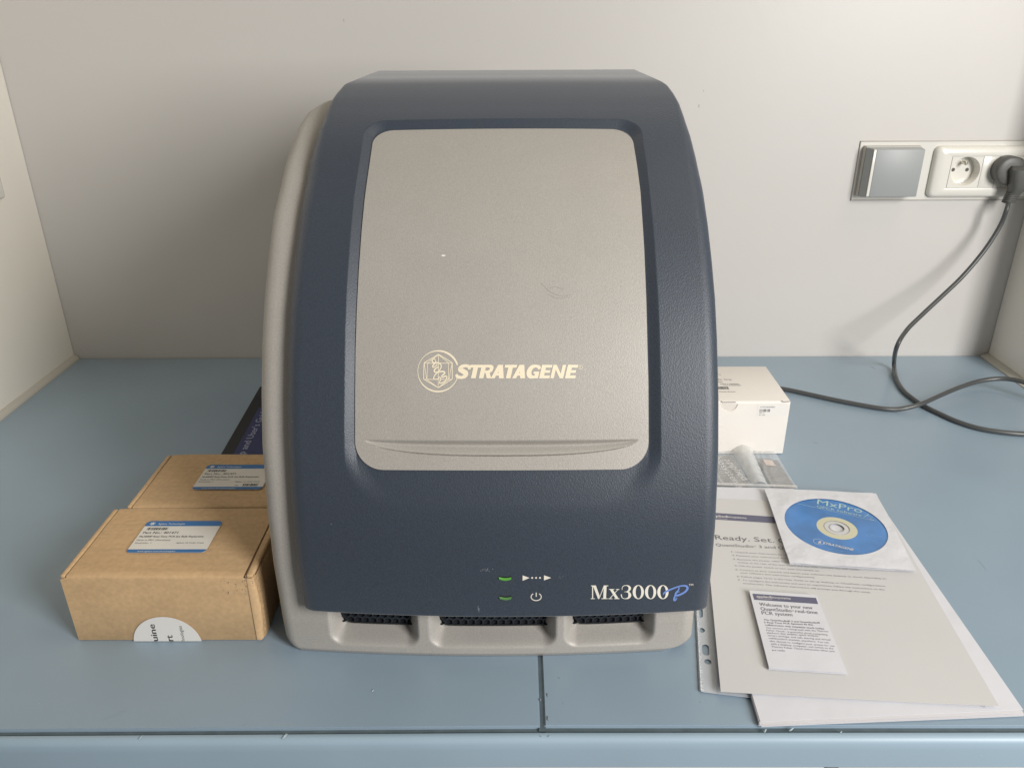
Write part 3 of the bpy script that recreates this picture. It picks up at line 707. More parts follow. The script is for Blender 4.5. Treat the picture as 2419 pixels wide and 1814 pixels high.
# ================================================================== BOXES AND PAPERS ON THE BENCH
def barcode(pr, P0, e, u, w, h, n, seed):
    rnd = random.Random(seed); x = 0; P0 = np.array(P0, float)
    tot = []; 
    while x < n: b = rnd.choice((1, 1, 2, 3)); tot.append((x, b)); x += b+rnd.choice((1, 1, 2))
    for a, b in tot:
        a0 = a/n*w; a1 = min(w, (a+b)/n*w)
        if a1 > a0: pr.poly([P0+e*a0, P0+e*a1, P0+e*a1+u*h, P0+e*a0+u*h])
EX, EY, EZ = np.eye(3)
def agilent_label(t, P, w, h, second):
    """shipping label: P = lower left corner, printed reading along +x"""
    P = np.array(P, float)
    def pt(u, v, dz=0): return P+EX*w*u+EY*h*(1-v)+EZ*dz
    c = .0025; pts = [pt(0, 0)+EX*c, pt(1, 0)-EX*c, pt(1, 0)-EY*c, pt(1, 1)+EY*c, pt(1, 1)-EX*c, pt(0, 1)+EX*c, pt(0, 1)+EY*c, pt(0, 0)-EY*c]
    lb = slab('label', [p[:2] for p in pts], P[2], P[2]+.0002, m_lblwhite, t)
    b = Prints(); b.poly([pt(0, .17, .00026), pt(1, .17, .00026), pt(1, 0, .00026)-EY*c, pt(1, 0, .00026)-EX*c, pt(0, 0, .00026)+EX*c, pt(0, 0, .00026)-EY*c])
    b.build('header_band', m_lblblue, lb); b = Prints()
    b.poly([pt(0, 1, .00026)+EX*c, pt(1, 1, .00026)-EX*c, pt(1, 1, .00026)+EY*c, pt(1, .90, .00026), pt(0, .90, .00026), pt(0, 1, .00026)+EY*c]); b.build('footer_band', m_lblblue, lb)
    q = Prints(); q.text('Agilent Technologies', pt(.16, .12, .0003), pt(.52, .12, .0003), h*.050, lift=0, off=.01)
    q.text('www.agilent.com/chem/supplies', pt(.14, .975, .0003), pt(.62, .975, .0003), h*.034, off=.01)
    for a in np.linspace(0, math.pi, 5)[:-1]:
        cpt = pt(.085, .09, .0003+a*1e-6); d = np.array([math.cos(a), math.sin(a), 0])*h*.055; n_ = np.array([-math.sin(a), math.cos(a), 0])*h*.007
        q.poly([cpt-d-n_, cpt+d-n_, cpt+d+n_, cpt-d+n_])
    q.build('label_print', m_sticker, lb)
    k = Prints(); z = .0003
    barcode(k, pt(.06, .30, z), EX, EY, w*.27, h*.085, 60, 3)
    k.text('Part No.: 401471', pt(.045, .415, z), pt(.50, .415, z), h*.066, off=.012)
    k.text('Mx3000P Real-Time PCR Sys Bulb Replacemt.', pt(.03, .53, z), pt(.87, .53, z), h*.050, off=.015)
    k.text('Made in PRC (Shenzhen)', pt(.03, .635, z), pt(.46, .635, z), h*.040)
    k.text('Quantity: 1', pt(.03, .72, z), pt(.24, .72, z), h*.036)
    k.text('Agilent US Cedar Creek', pt(.56, .72, z), pt(.92, .72, z), h*.036)
    if second: barcode(k, pt(.70, .87, z), EX, EY, w*.22, h*.085, 44, 9); k.text('SN', pt(.59, .87, z), pt(.63, .87, z), h*.04)
    k.build('black_print', m_ink, lb)
    return lb
def carton(x0, x1, y0, y1, h, label, torn):
    t = thing('cardboard_box', label, 'box', ((x0+x1)/2, (y0+y1)/2, 0), 'brown mailer boxes')
    wl = .0042
    box('tray', x0+.0012, x1-.0012, y0+.0012, y1-.001, .0006, h-.004, m_card, t, bev=.0005)
    # double side walls: rolled strips beside the lid
    for a, b in ((x0, x0+wl), (x1-wl-.0012, x1)):
        bm = box_bm(a, b, y0+.0006, y1-.0006, .0008, h-.0002, bev=.0014, seg=3); bm_obj('side_roll', bm, m_card, t)
    for a in (x0+wl+.0001, x1-wl-.0024):
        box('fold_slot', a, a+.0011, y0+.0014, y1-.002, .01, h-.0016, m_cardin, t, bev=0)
    # lid with its front flap, faintly warped
    bm = bmesh.new(); n1, n2 = 24, 16; from mathutils import noise as mn
    def lidz(u, v): return h+.0006*mn.noise(Vector((u*2.2, v*2.2, x0*9)))-.0006*(abs(u-.5)*2)**6
    xa, xb = x0+wl+.0012, x1-wl-.0026; g = []
    for j in range(n2+1):
        g.append([bm.verts.new((xa+(xb-xa)*i/n1, y0+.0006+(y1-y0-.001)*j/n2, lidz(i/n1, j/n2))) for i in range(n1+1)])
    r1 = [bm.verts.new((xa+(xb-xa)*i/n1+(.0004*(i == 0)-.0004*(i == n1)), y0-.0006, lidz(i/n1, 0)-.0009)) for i in range(n1+1)]
    r2 = [bm.verts.new((x0+.0006+(x1-x0-.0030)*i/n1, y0-.0009, h-.0030)) for i in range(n1+1)]
    r3 = [bm.verts.new((x0+.0006+(x1-x0-.0022)*i/n1, y0-.0006+.0004*mn.noise(Vector((i*.3, 1, x0))), h*.55)) for i in range(n1+1)]
    r4 = [bm.verts.new((x0+.0010+(x1-x0-.0028)*i/n1, y0-.0004, .0012)) for i in range(n1+1)]
    r5 = [bm.verts.new((x0+.0010+(x1-x0-.0028)*i/n1, y0+.0006, .0003)) for i in range(n1+1)]
    rows = [r5, r4, r3, r2, r1]+g
    for a, b in zip(rows, rows[1:]):
        for i in range(n1): bm.faces.new((a[i], a[i+1], b[i+1], b[i]))
    bm_obj('lid', bm, m_card, t, ang=50)
    return t
c1 = carton(-.3652, -.2110, .5155, .6118, .0667, 'nearest brown cardboard box, lying in front with a round white sticker on its front face', True)
c2 = carton(-.3552, -.2010, .6142, .7100, .0667, 'brown cardboard box behind the front one, its label partly hidden by the instrument', False)
agilent_label(c1, (-.3248, .5444, .0674), .0660, .0458, False)
agilent_label(c2, (-.3060, .6420, .0674), .0660, .0455, True)
# torn corrugated flap bulging at the right end of the front box
bm = bmesh.new(); rows = []
for j, z in enumerate(np.linspace(.002, .0650, 14)):
    b = math.sin(math.pi*j/13); rows.append([bm.verts.new((x, y, z)) for x, y in ((-.2155, .5142), (-.2122+.0018*b, .5140), (-.2108+.0022*b+.0004*math.sin(j*2.1), .5160), (-.2110+.0020*b+.0004*math.sin(j*2.9+1), .5185), (-.2114, .5230))])
for a, b in zip(rows, rows[1:]):
    for i in range(4): bm.faces.new((a[i], a[i+1], b[i+1], b[i]))
bm_obj('torn_flap', bm, m_card, c1, ang=60)
bm = bmesh.new(); rows = []
for j, z in enumerate(np.linspace(.001, .0640, 40)):
    b = math.sin(math.pi*j/39); w = .0010*math.sin(j*1.7)+.0006*math.sin(j*3.1); rows.append([bm.verts.new((x, y, z)) for x, y in ((-.2112+.0018*b, .5190+w*.5), (-.2100+.0018*b+w*.6, .5200), (-.2098+.0010*b, .5240), (-.2102, .5700), (-.2102, .6080))])
for a, b in zip(rows, rows[1:]):
    for i in range(4): bm.faces.new((a[i], a[i+1], b[i+1], b[i]))
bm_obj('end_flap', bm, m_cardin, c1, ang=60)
# round sticker wrapped over the lower front edge
r = .0283; cz = -.0022; cxs = -.2900; pts = []
a0 = math.asin((.0006-cz)/r)
for a in np.linspace(a0, math.pi-a0, 40): pts.append((cxs+r*math.cos(a)*1.0, .5142, cz+r*math.sin(a)))
Vf = pts+[(p[0], p[1]+.0002, p[2]) for p in pts]; n = len(pts)
st = pyd('round_sticker', Vf, [list(range(n)), list(range(2*n-1, n-1, -1))]+[[i, (i+1) % n, (i+1) % n+n, i+n] for i in range(n)], m_sticker, c1)
k = Prints(); yy = .51412
def vtext(t, xb, z0, z1, h, off=0): k.text(t, (xb, yy, z0), (xb, yy, z1), h, up=(-1, 0, 0), nrm=(0, -1, 0), off=off)
def sx(px, py): p = aty(px, py, .5142); return p[0], p[2]
vtext('uine', sx(371, 1500)[0], .0010, sx(371, 1474)[1], .0052, .022)
vtext('rt', sx(407, 1500)[0], .0010, sx(406, 1500)[1], .0056, .022)
vtext('hnologies', sx(434, 1500)[0], .0010, sx(434, 1478)[1], .0030, .0)
k.build('sticker_print', m_ink, st)
# faded ink stamp on the front, right
k = Prints()
for i in range(70):
    px = random.choice([590, 594, 588, 530, 537, 556, 575, 583])+random.uniform(-4, 4); py = random.uniform(1366, 1404)
    if px > 583: L = random.uniform(2, 4)
    else: L = random.uniform(1, 3)
    a = aty(px, py, .5143); b = a+np.array([L*.0003*random.choice((1, 1, -.3)), 0, random.uniform(-.0001, .0001)]); hgt = np.array([0, 0, random.uniform(.0002, .0009)])
    k.poly([a, b, b+hgt, a+hgt])
o = k.build('ink_stamp', m_stamp, c1); o['kind'] = 'stuff'
# ---- book behind the boxes
bk = thing('manual_book', 'dark blue manual with black border, lying between the rear cardboard box and the instrument', 'book', (-.29, .86, 0))
ang = math.radians(3.0)
def bp(u, v, z): # u along width, v along height from near-left corner
    o0 = np.array([-.3318, .7160]); e = np.array([math.cos(ang), math.sin(ang)]); f = np.array([-math.sin(ang)*.9, math.cos(ang)])
    p = o0+e*u+f*v; return (p[0], p[1], z)
w_, h_ = .135, .262
slab('pages', [bp(.004, .003, 0)[:2], bp(w_, .003, 0)[:2], bp(w_, h_-.003, 0)[:2], bp(.004, h_-.003, 0)[:2]], .0015, .0175, m_papers, bk)
slab('back_cover', [bp(0, 0, 0)[:2], bp(w_+.003, 0, 0)[:2], bp(w_+.003, h_, 0)[:2], bp(0, h_, 0)[:2]], .0003, .0015, m_bookedge, bk)
fc = slab('front_cover', [bp(0, 0, 0)[:2], bp(w_+.003, 0, 0)[:2], bp(w_+.003, h_, 0)[:2], bp(0, h_, 0)[:2]], .0175, .0190, m_bookedge, bk)
slab('spine', [bp(-.0012, 0, 0)[:2], bp(.003, 0, 0)[:2], bp(.003, h_, 0)[:2], bp(-.0012, h_, 0)[:2]], .0006, .0187, m_bookedge, bk)
slab('cover_panel', [bp(.013, .01, 0)[:2], bp(w_-.01, .01, 0)[:2], bp(w_-.01, h_-.065, 0)[:2], bp(.013, h_-.065, 0)[:2]], .0190, .01915, m_book, fc)
k = Prints(); k.text('Setup and User\'s Guide', bp(.026, .050, .0194), bp(.026, .190, .0194), .0080, off=.01); k.build('title_print', m_bookprint, fc)
# ---- white carton at the right
wbx = thing('white_carton', 'small white carton with thumb notch and stock labels, right of the instrument', 'box', (.25, .87, 0), None)
zt = .0684; yf, yk, xr, xl = .8255, .9262, .3132, .165
box('carton_body', xl, xr, yf, yk, .0004, zt-.0006, m_whitebox, wbx, bev=.0010)
box('lid', xl+.0004, xr-.0004, yf+.0006, yk-.0005, zt-.0012, zt+.0002, m_whitebox, wbx, bev=.0005)
# tuck flap seam, slit ends and thumb notch
def sl(px0, py0, px1, py1, th=.0005):
    a, b = aty(px0, py0, yf-.0003), aty(px1, py1, yf-.0003); tv, tf = tube_mesh([a, (a+b)/2, b], th, 6); return tv, tf
for q in [(1704, 948, 1707, 950.5), (1707, 950.5, 1738, 950), (1847, 946.5, 1850, 949.3), (1850, 949.3, 1866, 948.4)]:
    tv, tf = sl(*q); pyd('slit', tv, tf, mat('carton_shadow_grey', (.30, .28, .26, 1), .8), wbx)
nx, nz = aty(1722, 953, yf)[0], aty(1722, 953, yf)[2]; rr = .0098
def arcpts(r, dz=0): return [(nx+r*math.cos(a), nz+r*math.sin(a)*.98) for a in np.linspace(math.pi, 2*math.pi, 24)]
A = [(x, yf-.0011, z) for x, z in arcpts(rr)]; B = [(x, yf-.0001, z) for x, z in arcpts(rr)]
nt_ = slab('flap_face', [(nx-.03, 0), (nx+.03, 0)], 0, 0, m_whitebox, wbx) if False else None
Vn = [(nx, yf-.0004, nz)]+[(x, yf-.0004, z) for x, z in arcpts(rr)]
pyd('thumb_notch', Vn, [[0, i, i+1] for i in range(1, 24)], mat('carton_inner', (.70, .66, .60, 1), .6), wbx)
# front wall layer in front of the tucked flap with the notch cut out
top = nz-.0006; lo = .0012; xa_, xb_ = xl+.0008, xr-.0012
arc = [p for p in arcpts(rr)]
outer = [(xa_, top), (arc[0][0], top)]+[(x, min(z, top)) for x, z in arc[1:-1]]+[(arc[-1][0], top), (xb_, top), (xb_, lo), (xa_, lo)]
bm = bmesh.new(); fr = [bm.verts.new((x, yf-.0014, z)) for x, z in outer]; f0 = bm.faces.new(fr)
ex = bmesh.ops.extrude_face_region(bm, geom=[f0]); bmesh.ops.translate(bm, verts=[v for v in ex['geom'] if isinstance(v, bmesh.types.BMVert)], vec=(0, .0012, 0))
bmesh.ops.triangulate(bm, faces=[f for f in bm.faces if len(f.verts) > 4]); bm_obj('front_layer', bm, m_whitebox, wbx, smooth=False)
yl = yf-.00150
P = [aty(1790, 955, yl), aty(1862, 953, yl), aty(1860, 981, yl), aty(1788, 983, yl)]
lb = pyd('stock_label', [*P, *[p+np.array([0, -.0001, 0]) for p in P]], [[4, 5, 6, 7], [0, 1, 5, 4], [1, 2, 6, 5], [2, 3, 7, 6], [3, 0, 4, 7]], m_sticker, wbx)
k = Prints(); N_ = (0, -1, 0); U_ = (0, 0, 1)
def ft(t, x0, y0, x1, y1, h, pr=None): (pr or k).text(t, aty(x0, y0, yl-.0002), aty(x1, y1, yl-.0002), h, up=U_, nrm=N_, lift=0, off=.005)
ft('LOT# 00444802', 1796, 963, 1831, 963, .0016); ft('BIPL A', 1794, 976.5, 1806, 976.5, .0012); ft('RT 1425', 1793.5, 981.5, 1807, 981.5, .0014)
a = aty(1794, 973, yl-.0002); b = aty(1819, 973, yl-.0002); barcode(k, a, EX, EZ, b[0]-a[0], .0036, 40, 5)
k.build('label_print', m_inkgrey, lb)
k = Prints(); zz = zt+.0004
def tp(t, x0, y, x1, h): k.text(t, atz(x0, y, zz), atz(x1, y, zz), h, off=.006)
tp('gena', 1690, 885.5, 1703.5, .0020); tp('Bx. Strip', 1696, 897.5, 1729, .0030); tp('96CL', 1697, 903.5, 1708, .0030); tp('PART # 00000000', 1703, 908, 1746, .0022); tp('LOT # 000844802', 1710, 911, 1751, .0022); tp('m Mould, Boston', 1693, 926, 1737.6, .0024)
a = atz(1690, 919.5, zz); b = atz(1723, 919.5, zz); barcode(k, a, EX, EY, b[0]-a[0], .0075, 40, 8)
k.build('top_print', m_inkgrey, wbx)

# ---- thin sheets: gently warped
def sheet(name, c, z, m, parent=None, th=.00022, curl=.0006, seed=0, lift=None, n=14, rc=0):
    """c = four corners (x, y): near-left, near-right, far-right, far-left"""
    from mathutils import noise as mn
    c = [np.array(q, float) for q in c]; V = []
    for j in range(n+1):
        for i in range(n+1):
            u, v = i/n, j/n; p = (c[0]*(1-u)+c[1]*u)*(1-v)+(c[3]*(1-u)+c[2]*u)*v
            zz = z+curl*(mn.noise(Vector((u*2+seed, v*2, seed*.7)))+.5)*.5+(lift(u, v) if lift else 0); V.append((p[0], p[1], zz))
    N = len(V); V += [(x, y, zz-th) for x, y, zz in V]
    Fc = grid_faces(n+1, n+1)+[f[::-1] for f in grid_faces(n+1, n+1, N)]; m1 = n+1
    for i in range(n):
        Fc += [[i+1, i, N+i, N+i+1], [n*m1+i, n*m1+i+1, N+n*m1+i+1, N+n*m1+i], [i*m1, (i+1)*m1, N+(i+1)*m1, N+i*m1], [(i+1)*m1+n, i*m1+n, N+i*m1+n, N+(i+1)*m1+n]]
    org = None if parent is not None else (c[0][0], c[0][1], z)
    o = pyd(name, V, Fc, m, parent, smooth=False, origin=np.array(org) if org else None); autosmooth(o, 30); return o
def A(px, py, z): return atz(px, py, z)[:2]
# punched plastic pocket, only its perforated strip visible
pk_t = thing('punched_pocket', 'clear punched plastic pocket, its perforated strip showing between instrument and grey sheet', 'plastic pocket', (.15, .46, 0))
d = np.array([.0105, .0620]); d /= np.linalg.norm(d); q = np.array([d[1], -d[0]])
o0 = np.array([.1385, .4586])
wv = []
def pw(u, v): p = o0+q*u*1.0+d*v; return p
def pocket_strip():
    # strip with real holes: polygon cells around each hole
    wd_, ht = .0135, .27
    holes = []; 
    for px, py, ry in ((1672, 1563, .0028), (1667, 1535, .0062), (1657, 1488.5, .0028), (1652.5, 1447, .0062)):
        c = A(px, py, .001)-o0; holes.append((c@q, c@d, ry))
    for v in (.165, .185, .21, .23): holes.append((.0075, v, .0028))
    holes.sort(key=lambda h: h[1]); V = []; Fc = []
    def addv(u, v): p = pw(u, v); V.append((p[0], p[1], .0012)); return len(V)-1
    v0 = 0.0; u0, u1 = .0032, wd_
    for hc, hv, ry in holes:
        a, b = hv-ry-.002, hv+ry+.002
        if a > v0: i = [addv(u0, v0), addv(u1, v0), addv(u1, a), addv(u0, a)]; Fc.append(i)
        n = 24; hr = .0028; ring = []; out = []
        for k_ in range(n):
            t = 2*math.pi*k_/n; ring.append(addv(hc+hr*math.cos(t), hv+(ry-hr)*(1 if math.sin(t) > 0 else -1)*(abs(math.sin(t)) > 1e-6)+hr*math.sin(t)))
            m_ = max(abs(math.cos(t)), abs(math.sin(t))); uu = hc+math.cos(t)/m_*99; sx_, sy_ = math.cos(t)/m_, math.sin(t)/m_
            uu = hc+(u1-hc)*max(0, sx_)+(hc-u0)*min(0, sx_); vv = hv+(b-hv)*sy_; out.append(addv(uu, vv))
        for k_ in range(n): l = (k_+1) % n; Fc.append([ring[k_], out[k_], out[l], ring[l]])
        v0 = b
    Fc.append([addv(u0, v0), addv(u1, v0), addv(u1, ht), addv(u0, ht)])
    pyd('punched_strip', V, Fc, m_pocket, pk_t)
    V = []; Fc = []
    for v in np.linspace(0, ht, 90):
        for u, z in ((0, .0009), (.0011, .0019), (.0022, .0014), (.0034, .0013)):
            p = pw(u, v); V.append((p[0], p[1], z+.0001*math.sin(v*2600+u*900)))
    pyd('weld_seam', V, grid_faces(90, 4), m_pocketw, pk_t)
    c = [pw(wd_, 0), pw(wd_+.2, .0), pw(wd_+.2, ht), pw(wd_, ht)]
    sheet('pocket_film', [c[0], c[1]*.3+c[0]*.7, c[2]*.3+c[3]*.7, c[3]], .0012, m_pocket, pk_t)
pocket_strip()
# stack of white sheets
sk = thing('paper_stack', 'stack of white printed sheets under the grey sheet, its near corner over the bench edge', 'paper stack', (.27, .58, .0014))
def back_(px, py): return A(px, py, .004)
for i in range(6):
    r_ = random.Random(i); j = lambda s=.0012: r_.uniform(-s, s)
    z = .0014+.00055*i
    sheet('sheet', [(.1757+j(), .4245+j()+.0004*i), (.3715+j(), .4355+j()+.0003*i), (.380+j(), .732+j()), (.188+j(), .742+j())], z, m_papers if i < 5 else m_paper, sk, curl=.0004, seed=i)
sheet('sheet', [(.180, .50), (.300, .50), (.2985, .7405), (.190, .7455)], .0052, m_paper, sk, curl=.0003, seed=9)
k = Prints()
for x in (2320, 2324): a = atz(x, 1666, .0052); k.poly([a, a+[.0003, 0, 0], a+[.0006, -.0016, 0], a+[.0003, -.0016, 0]])
k.build('page_print', m_inkgrey, sk)
# grey instruction sheet
ZG = .0064
gs = sheet('instruction_sheet', [atz(1702.7, 1633, ZG)[:2], atz(2360, 1667, ZG+.001)[:2], (.3795, .706), atz(1692, 1179, ZG)[:2]-np.array([.014, -.002])], ZG, m_sheet, None, curl=.0002, seed=4,
           lift=lambda u, v: .0022*max(0, u-.75)*max(0, .5-v)*4)
tag(gs, 'large grey-white instruction sheet reading Ready. Set., lying under the disc sleeve and small booklet', 'instruction sheet')
ZT = ZG+.00020
def print_plane(parent, z, items, m, name, poly=()):
    k = Prints()
    for it in items:
        t, x0, y0, x1, y1, h = it[:6]; off = it[6] if len(it) > 6 else 0
        k.text(t, atz(x0, y0, z), atz(x1, y1, z), h, off=off)
    for pl in poly: k.poly([atz(px, py, z) for px, py in pl])
    return k.build(name, m, parent)
print_plane(gs, ZT, [], m_navyband, 'header_band', [[(1676, 1225.6), (1840, 1236), (1836, 1220.8), (1676, 1210)]])
print_plane(gs, ZT+.00006, [('applied', 1678.5, 1219.8, 1717, 1222.2, .0036, .014), ('biosystems', 1718, 1222.2, 1764, 1225.4, .0036), ('by Thermo Fisher Scientific', 1680, 1223.8, 1719, 1226.2, .0011)], m_sticker, 'header_print')
print_plane(gs, ZT, [('Ready.', 1690.5, 1273.6, 1771.5, 1278.0, .0074), ('Set.', 1782.7, 1278.6, 1830, 1281.2, .0074), ('Go!', 1839.5, 1281.7, 1884, 1284.1, .0074), ('QuantStudio', 1691.4, 1289.0, 1781, 1293.2, .0042), ('®', 1782, 1290.8, 1786.5, 1291.0, .0016), ('3', 1793.5, 1293.8, 1800.5, 1294.1, .0042), ('and', 1806.5, 1294.4, 1833, 1295.7, .0042), ('QuantStudio', 1839, 1296, 1928, 1300.2, .0042)], m_inkgrey, 'heading_print')
hb = .0019
print_plane(gs, ZT, [('1.', 1728, 1304, 1735, 1304.5, hb, .01), ('Unpack your instrument by reading', 1738, 1304.8, 1880, 1313, hb), ('2.', 1729.8, 1312.3, 1737, 1312.8, hb, .01), ('Remove your instrument and place it', 1740, 1313, 1890, 1321.5, hb),
    ('3.', 1732, 1321.3, 1739, 1321.8, hb, .01), ('Remove the power cable from the box', 1742.5, 1322.2, 1900, 1330, hb), ('socket at the rear of the instrument and the other end into the wall outlet.', 1744.3, 1329.2, 2031, 1346.8, hb),
    ('4.', 1735.4, 1336.8, 1742.5, 1337.3, hb, .01), ('Use the power switch to turn your instrument on.', 1746, 1337.2, 1936.5, 1349.4, hb), ('5.', 1737.8, 1346.2, 1745, 1346.7, hb, .01), ('Connect to your network and launch your software (via desktop or cloud, depending on', 1748, 1346.8, 2094, 1367.9, hb),
    ('your software and instrument configuration).', 1749, 1353.4, 1926, 1365.2, hb), ('6.', 1741.5, 1362.2, 1748, 1362.7, hb, .01), ('Follow pages 16-21 in the User Guide to set up desktop or Cloud/Suite configurations.', 1752, 1363, 2093, 1385.5, hb),
    ('7.', 1743.7, 1370.6, 1750.5, 1371.1, hb, .01), ('To configure the instrument and start an experiment, follow the instructions on the', 1754.5, 1371.2, 2090, 1393.8, hb), ('touchscreen. The software instructions will prompt you through the setup.', 1755, 1378.4, 2057.8, 1400.2, hb)], m_inkpale, 'body_print')
# small welcome booklet
ZB = ZG+.0032
bo = thing('booklet', 'small folded white welcome booklet lying on the grey sheet', 'booklet', (*atz(1880, 1490, ZG)[:2], ZG))
cor = [atz(1817, 1577, ZB)[:2], atz(2001.5, 1589, ZB)[:2], atz(1929, 1405, ZB)[:2], atz(1769.5, 1393.5, ZB)[:2]]
for i in range(3): sheet('leaf', [c+np.array([.0003*(1-i), -.0004*i+.0006]) if i < 2 else c for c in cor], ZG+.0012+.0009*i if i < 2 else ZB, m_paper, bo, curl=.0002, seed=i+2)
ZP = ZB+.00020
print_plane(bo, ZP, [], m_navyband, 'header_band', [[(1781.9, 1415.8), (1932.8, 1426), (1927.7, 1411.6), (1777.9, 1401.6)]])
print_plane(bo, ZP+.00006, [('applied', 1787.8, 1410.4, 1820.5, 1412.4, .0030, .014), ('biosystems', 1821.5, 1412.4, 1868, 1415.4, .0030), ('by Thermo Fisher Scientific', 1789.8, 1413.6, 1825, 1416.0, .0010)], m_sticker, 'header_print')
print_plane(bo, ZP, [('Welcome to your new', 1795, 1430, 1920.4, 1438.5, .0041, .006), ('QuantStudio', 1797.8, 1440.5, 1871, 1445.5, .0041, .006), ('®', 1872, 1443.2, 1876, 1443.4, .0015), ('real-time', 1880, 1446.1, 1932.4, 1449.7, .0041, .006), ('PCR system', 1800.4, 1450.5, 1872.7, 1455, .0041, .006)], m_inkgrey, 'heading_print')
bl = ['The QuantStudio® 3 and QuantStudio®', '5 Real-Time PCR Systems fit the', 'collaborative way scientists work today.', 'The systems are integrated with the Thermo', 'Fisher Cloud—a powerful cloud computing', 'platform that enables quick analysis,', 'secure storage, and safe sharing and virtual', 'collaboration anytime, anywhere. You can', 'also choose to configure your system for use', 'with a desktop computer, and switch to the', 'Thermo Fisher Cloud connection when you', 'are ready.']
ys = [640, 686, 730, 782, 826, 872, 918, 966, 1018, 1068, 1118, 1180]; xs = [340, 345, 360, 375, 385, 398, 412, 425, 445, 460, 475, 485]; xe = [1340, 1215, 1420, 1490, 1475, 1320, 1525, 1500, 1600, 1580, 1600, 725]; ye = [697, 730, 800, 850, 906, 930, 998, 1048, 1110, 1155, 1203, 1192]
its = [(t, 1760+.1326*a, 1380+.1326*b, 1760+.1326*c, 1380+.1326*e, .0019, .012 if i < 3 else 0) for i, (t, a, b, c, e) in enumerate(zip(bl, xs, ys, xe, ye))]
print_plane(bo, ZP, its[:3], m_inkgrey, 'bold_print'); print_plane(bo, ZP, its[3:], m_inkpale, 'body_print')
# disc in its paper sleeve
ZS = ZG+.0045
sv = thing('disc_sleeve', 'white paper disc sleeve with round window, lying across the top of the grey sheet', 'disc sleeve', (.32, .68, ZG))
pts_e = [(435, 440), (1730, 700), (800, 193), (1290, 965), (600, 225), (1500, 400), (1660, 500), (700, 790), (470, 560), (1600, 905)]
PW = np.array([atz(1780+.1808*x, 1140+.1808*y, ZS)[:2] for x, y in pts_e]); Am = np.c_[2*PW, np.ones(len(PW))]; sol = np.linalg.lstsq(Am, (PW**2).sum(1), rcond=None)[0]
CC = sol[:2]; CR = math.sqrt(sol[2]+CC@CC); print('DISC', CC, CR)
cor = [atz(1866, 1329, ZS)[:2], atz(2165, 1346, ZS)[:2], atz(2070, 1163.5, ZS)[:2], atz(1806, 1152, ZS)[:2]]
from mathutils import noise as mn
def ztop(x, y):
    u, v = (x-CC[0])/.065, (y-CC[1])/.065; rr_ = math.hypot(u, v)
    e = max(0, rr_-.80); return ZS+.0016*mn.noise(Vector((x*42, y*42, 3)))*min(1, e*2.6)-.0026*max(0, rr_-.85)**1.2
def ring_sheet(name, m, parent, R0, zoff, flip=False):
    n = 96; K = 14; V = []; per = []
    C4 = [cor[0], cor[1], cor[2], cor[3]]
    for i in range(n):
        a = 2*math.pi*i/n; dr = np.array([math.cos(a), math.sin(a)]); best = 9
        for k_ in range(4):
            p, q_ = C4[k_], C4[(k_+1) % 4]; e = q_-p; Mx = np.array([[dr[0], -e[0]], [dr[1], -e[1]]])
            try: t, s_ = np.linalg.solve(Mx, p-CC)
            except Exception: continue
            if t > 0 and -1e-6 <= s_ <= 1+1e-6: best = min(best, t)
        per.append((dr, best))
    # make sure the corners are hit
    for c in C4:
        a = math.atan2(c[1]-CC[1], c[0]-CC[0]) % (2*math.pi); i = int(round(a/(2*math.pi)*n)) % n; per[i] = ((c-CC)/np.linalg.norm(c-CC), np.linalg.norm(c-CC))
    for dr, b in per:
        for k_ in range(K+1):
            t = R0+(b-R0)*k_/K; p = CC+dr*t; V.append((p[0], p[1], ztop(*p)+zoff))
    Fc = [[i*(K+1)+k_, i*(K+1)+k_+1, ((i+1) % n)*(K+1)+k_+1, ((i+1) % n)*(K+1)+k_] for i in range(n) for k_ in range(K)]
    o = pyd(name, V, Fc, m, parent); autosmooth(o, 45); return o
m_sleeve = mat('sleeve_paper', (.70, .705, .74, 1), .6, bump=[(70, .0013), (24, .0016)])
sheet('back_leaf', [c+(CC-c)*.006 for c in cor], ZS-.0024, m_sleeve, sv, curl=.0012, seed=12)
ring_sheet('front_leaf', m_sleeve, sv, CR, 0)
def disc_ring(name, r0, r1, z, m, parent, n=72, c=None, z1=None):
    c = CC if c is None else c; V = []
    for i in range(n):
        a = 2*math.pi*i/n; V += [(c[0]+r0*math.cos(a), c[1]+r0*math.sin(a), z), (c[0]+r1*math.cos(a), c[1]+r1*math.sin(a), z if z1 is None else z1)]
    return pyd(name, V, [[2*i, 2*i+1, 2*((i+1) % n)+1, 2*((i+1) % n)] for i in range(n)], m, parent)
ds = thing('optical_disc', 'blue software disc with cream hub, showing through the window of its paper sleeve', 'disc', (CC[0], CC[1], ZS-.0018))
zc = ZS-.0007
DC = CC+np.array([.0008, .0030])            # the disc sits a little off the window's centre
ch = (atz(1780+.1808*1090, 1140+.1808*592, zc)[:2]); 
DC = ch
disc_ring('label_print_area', .0230, .0590, zc, m_cd, ds)
for o_ in ds.children: o_.name = 'disc_face'
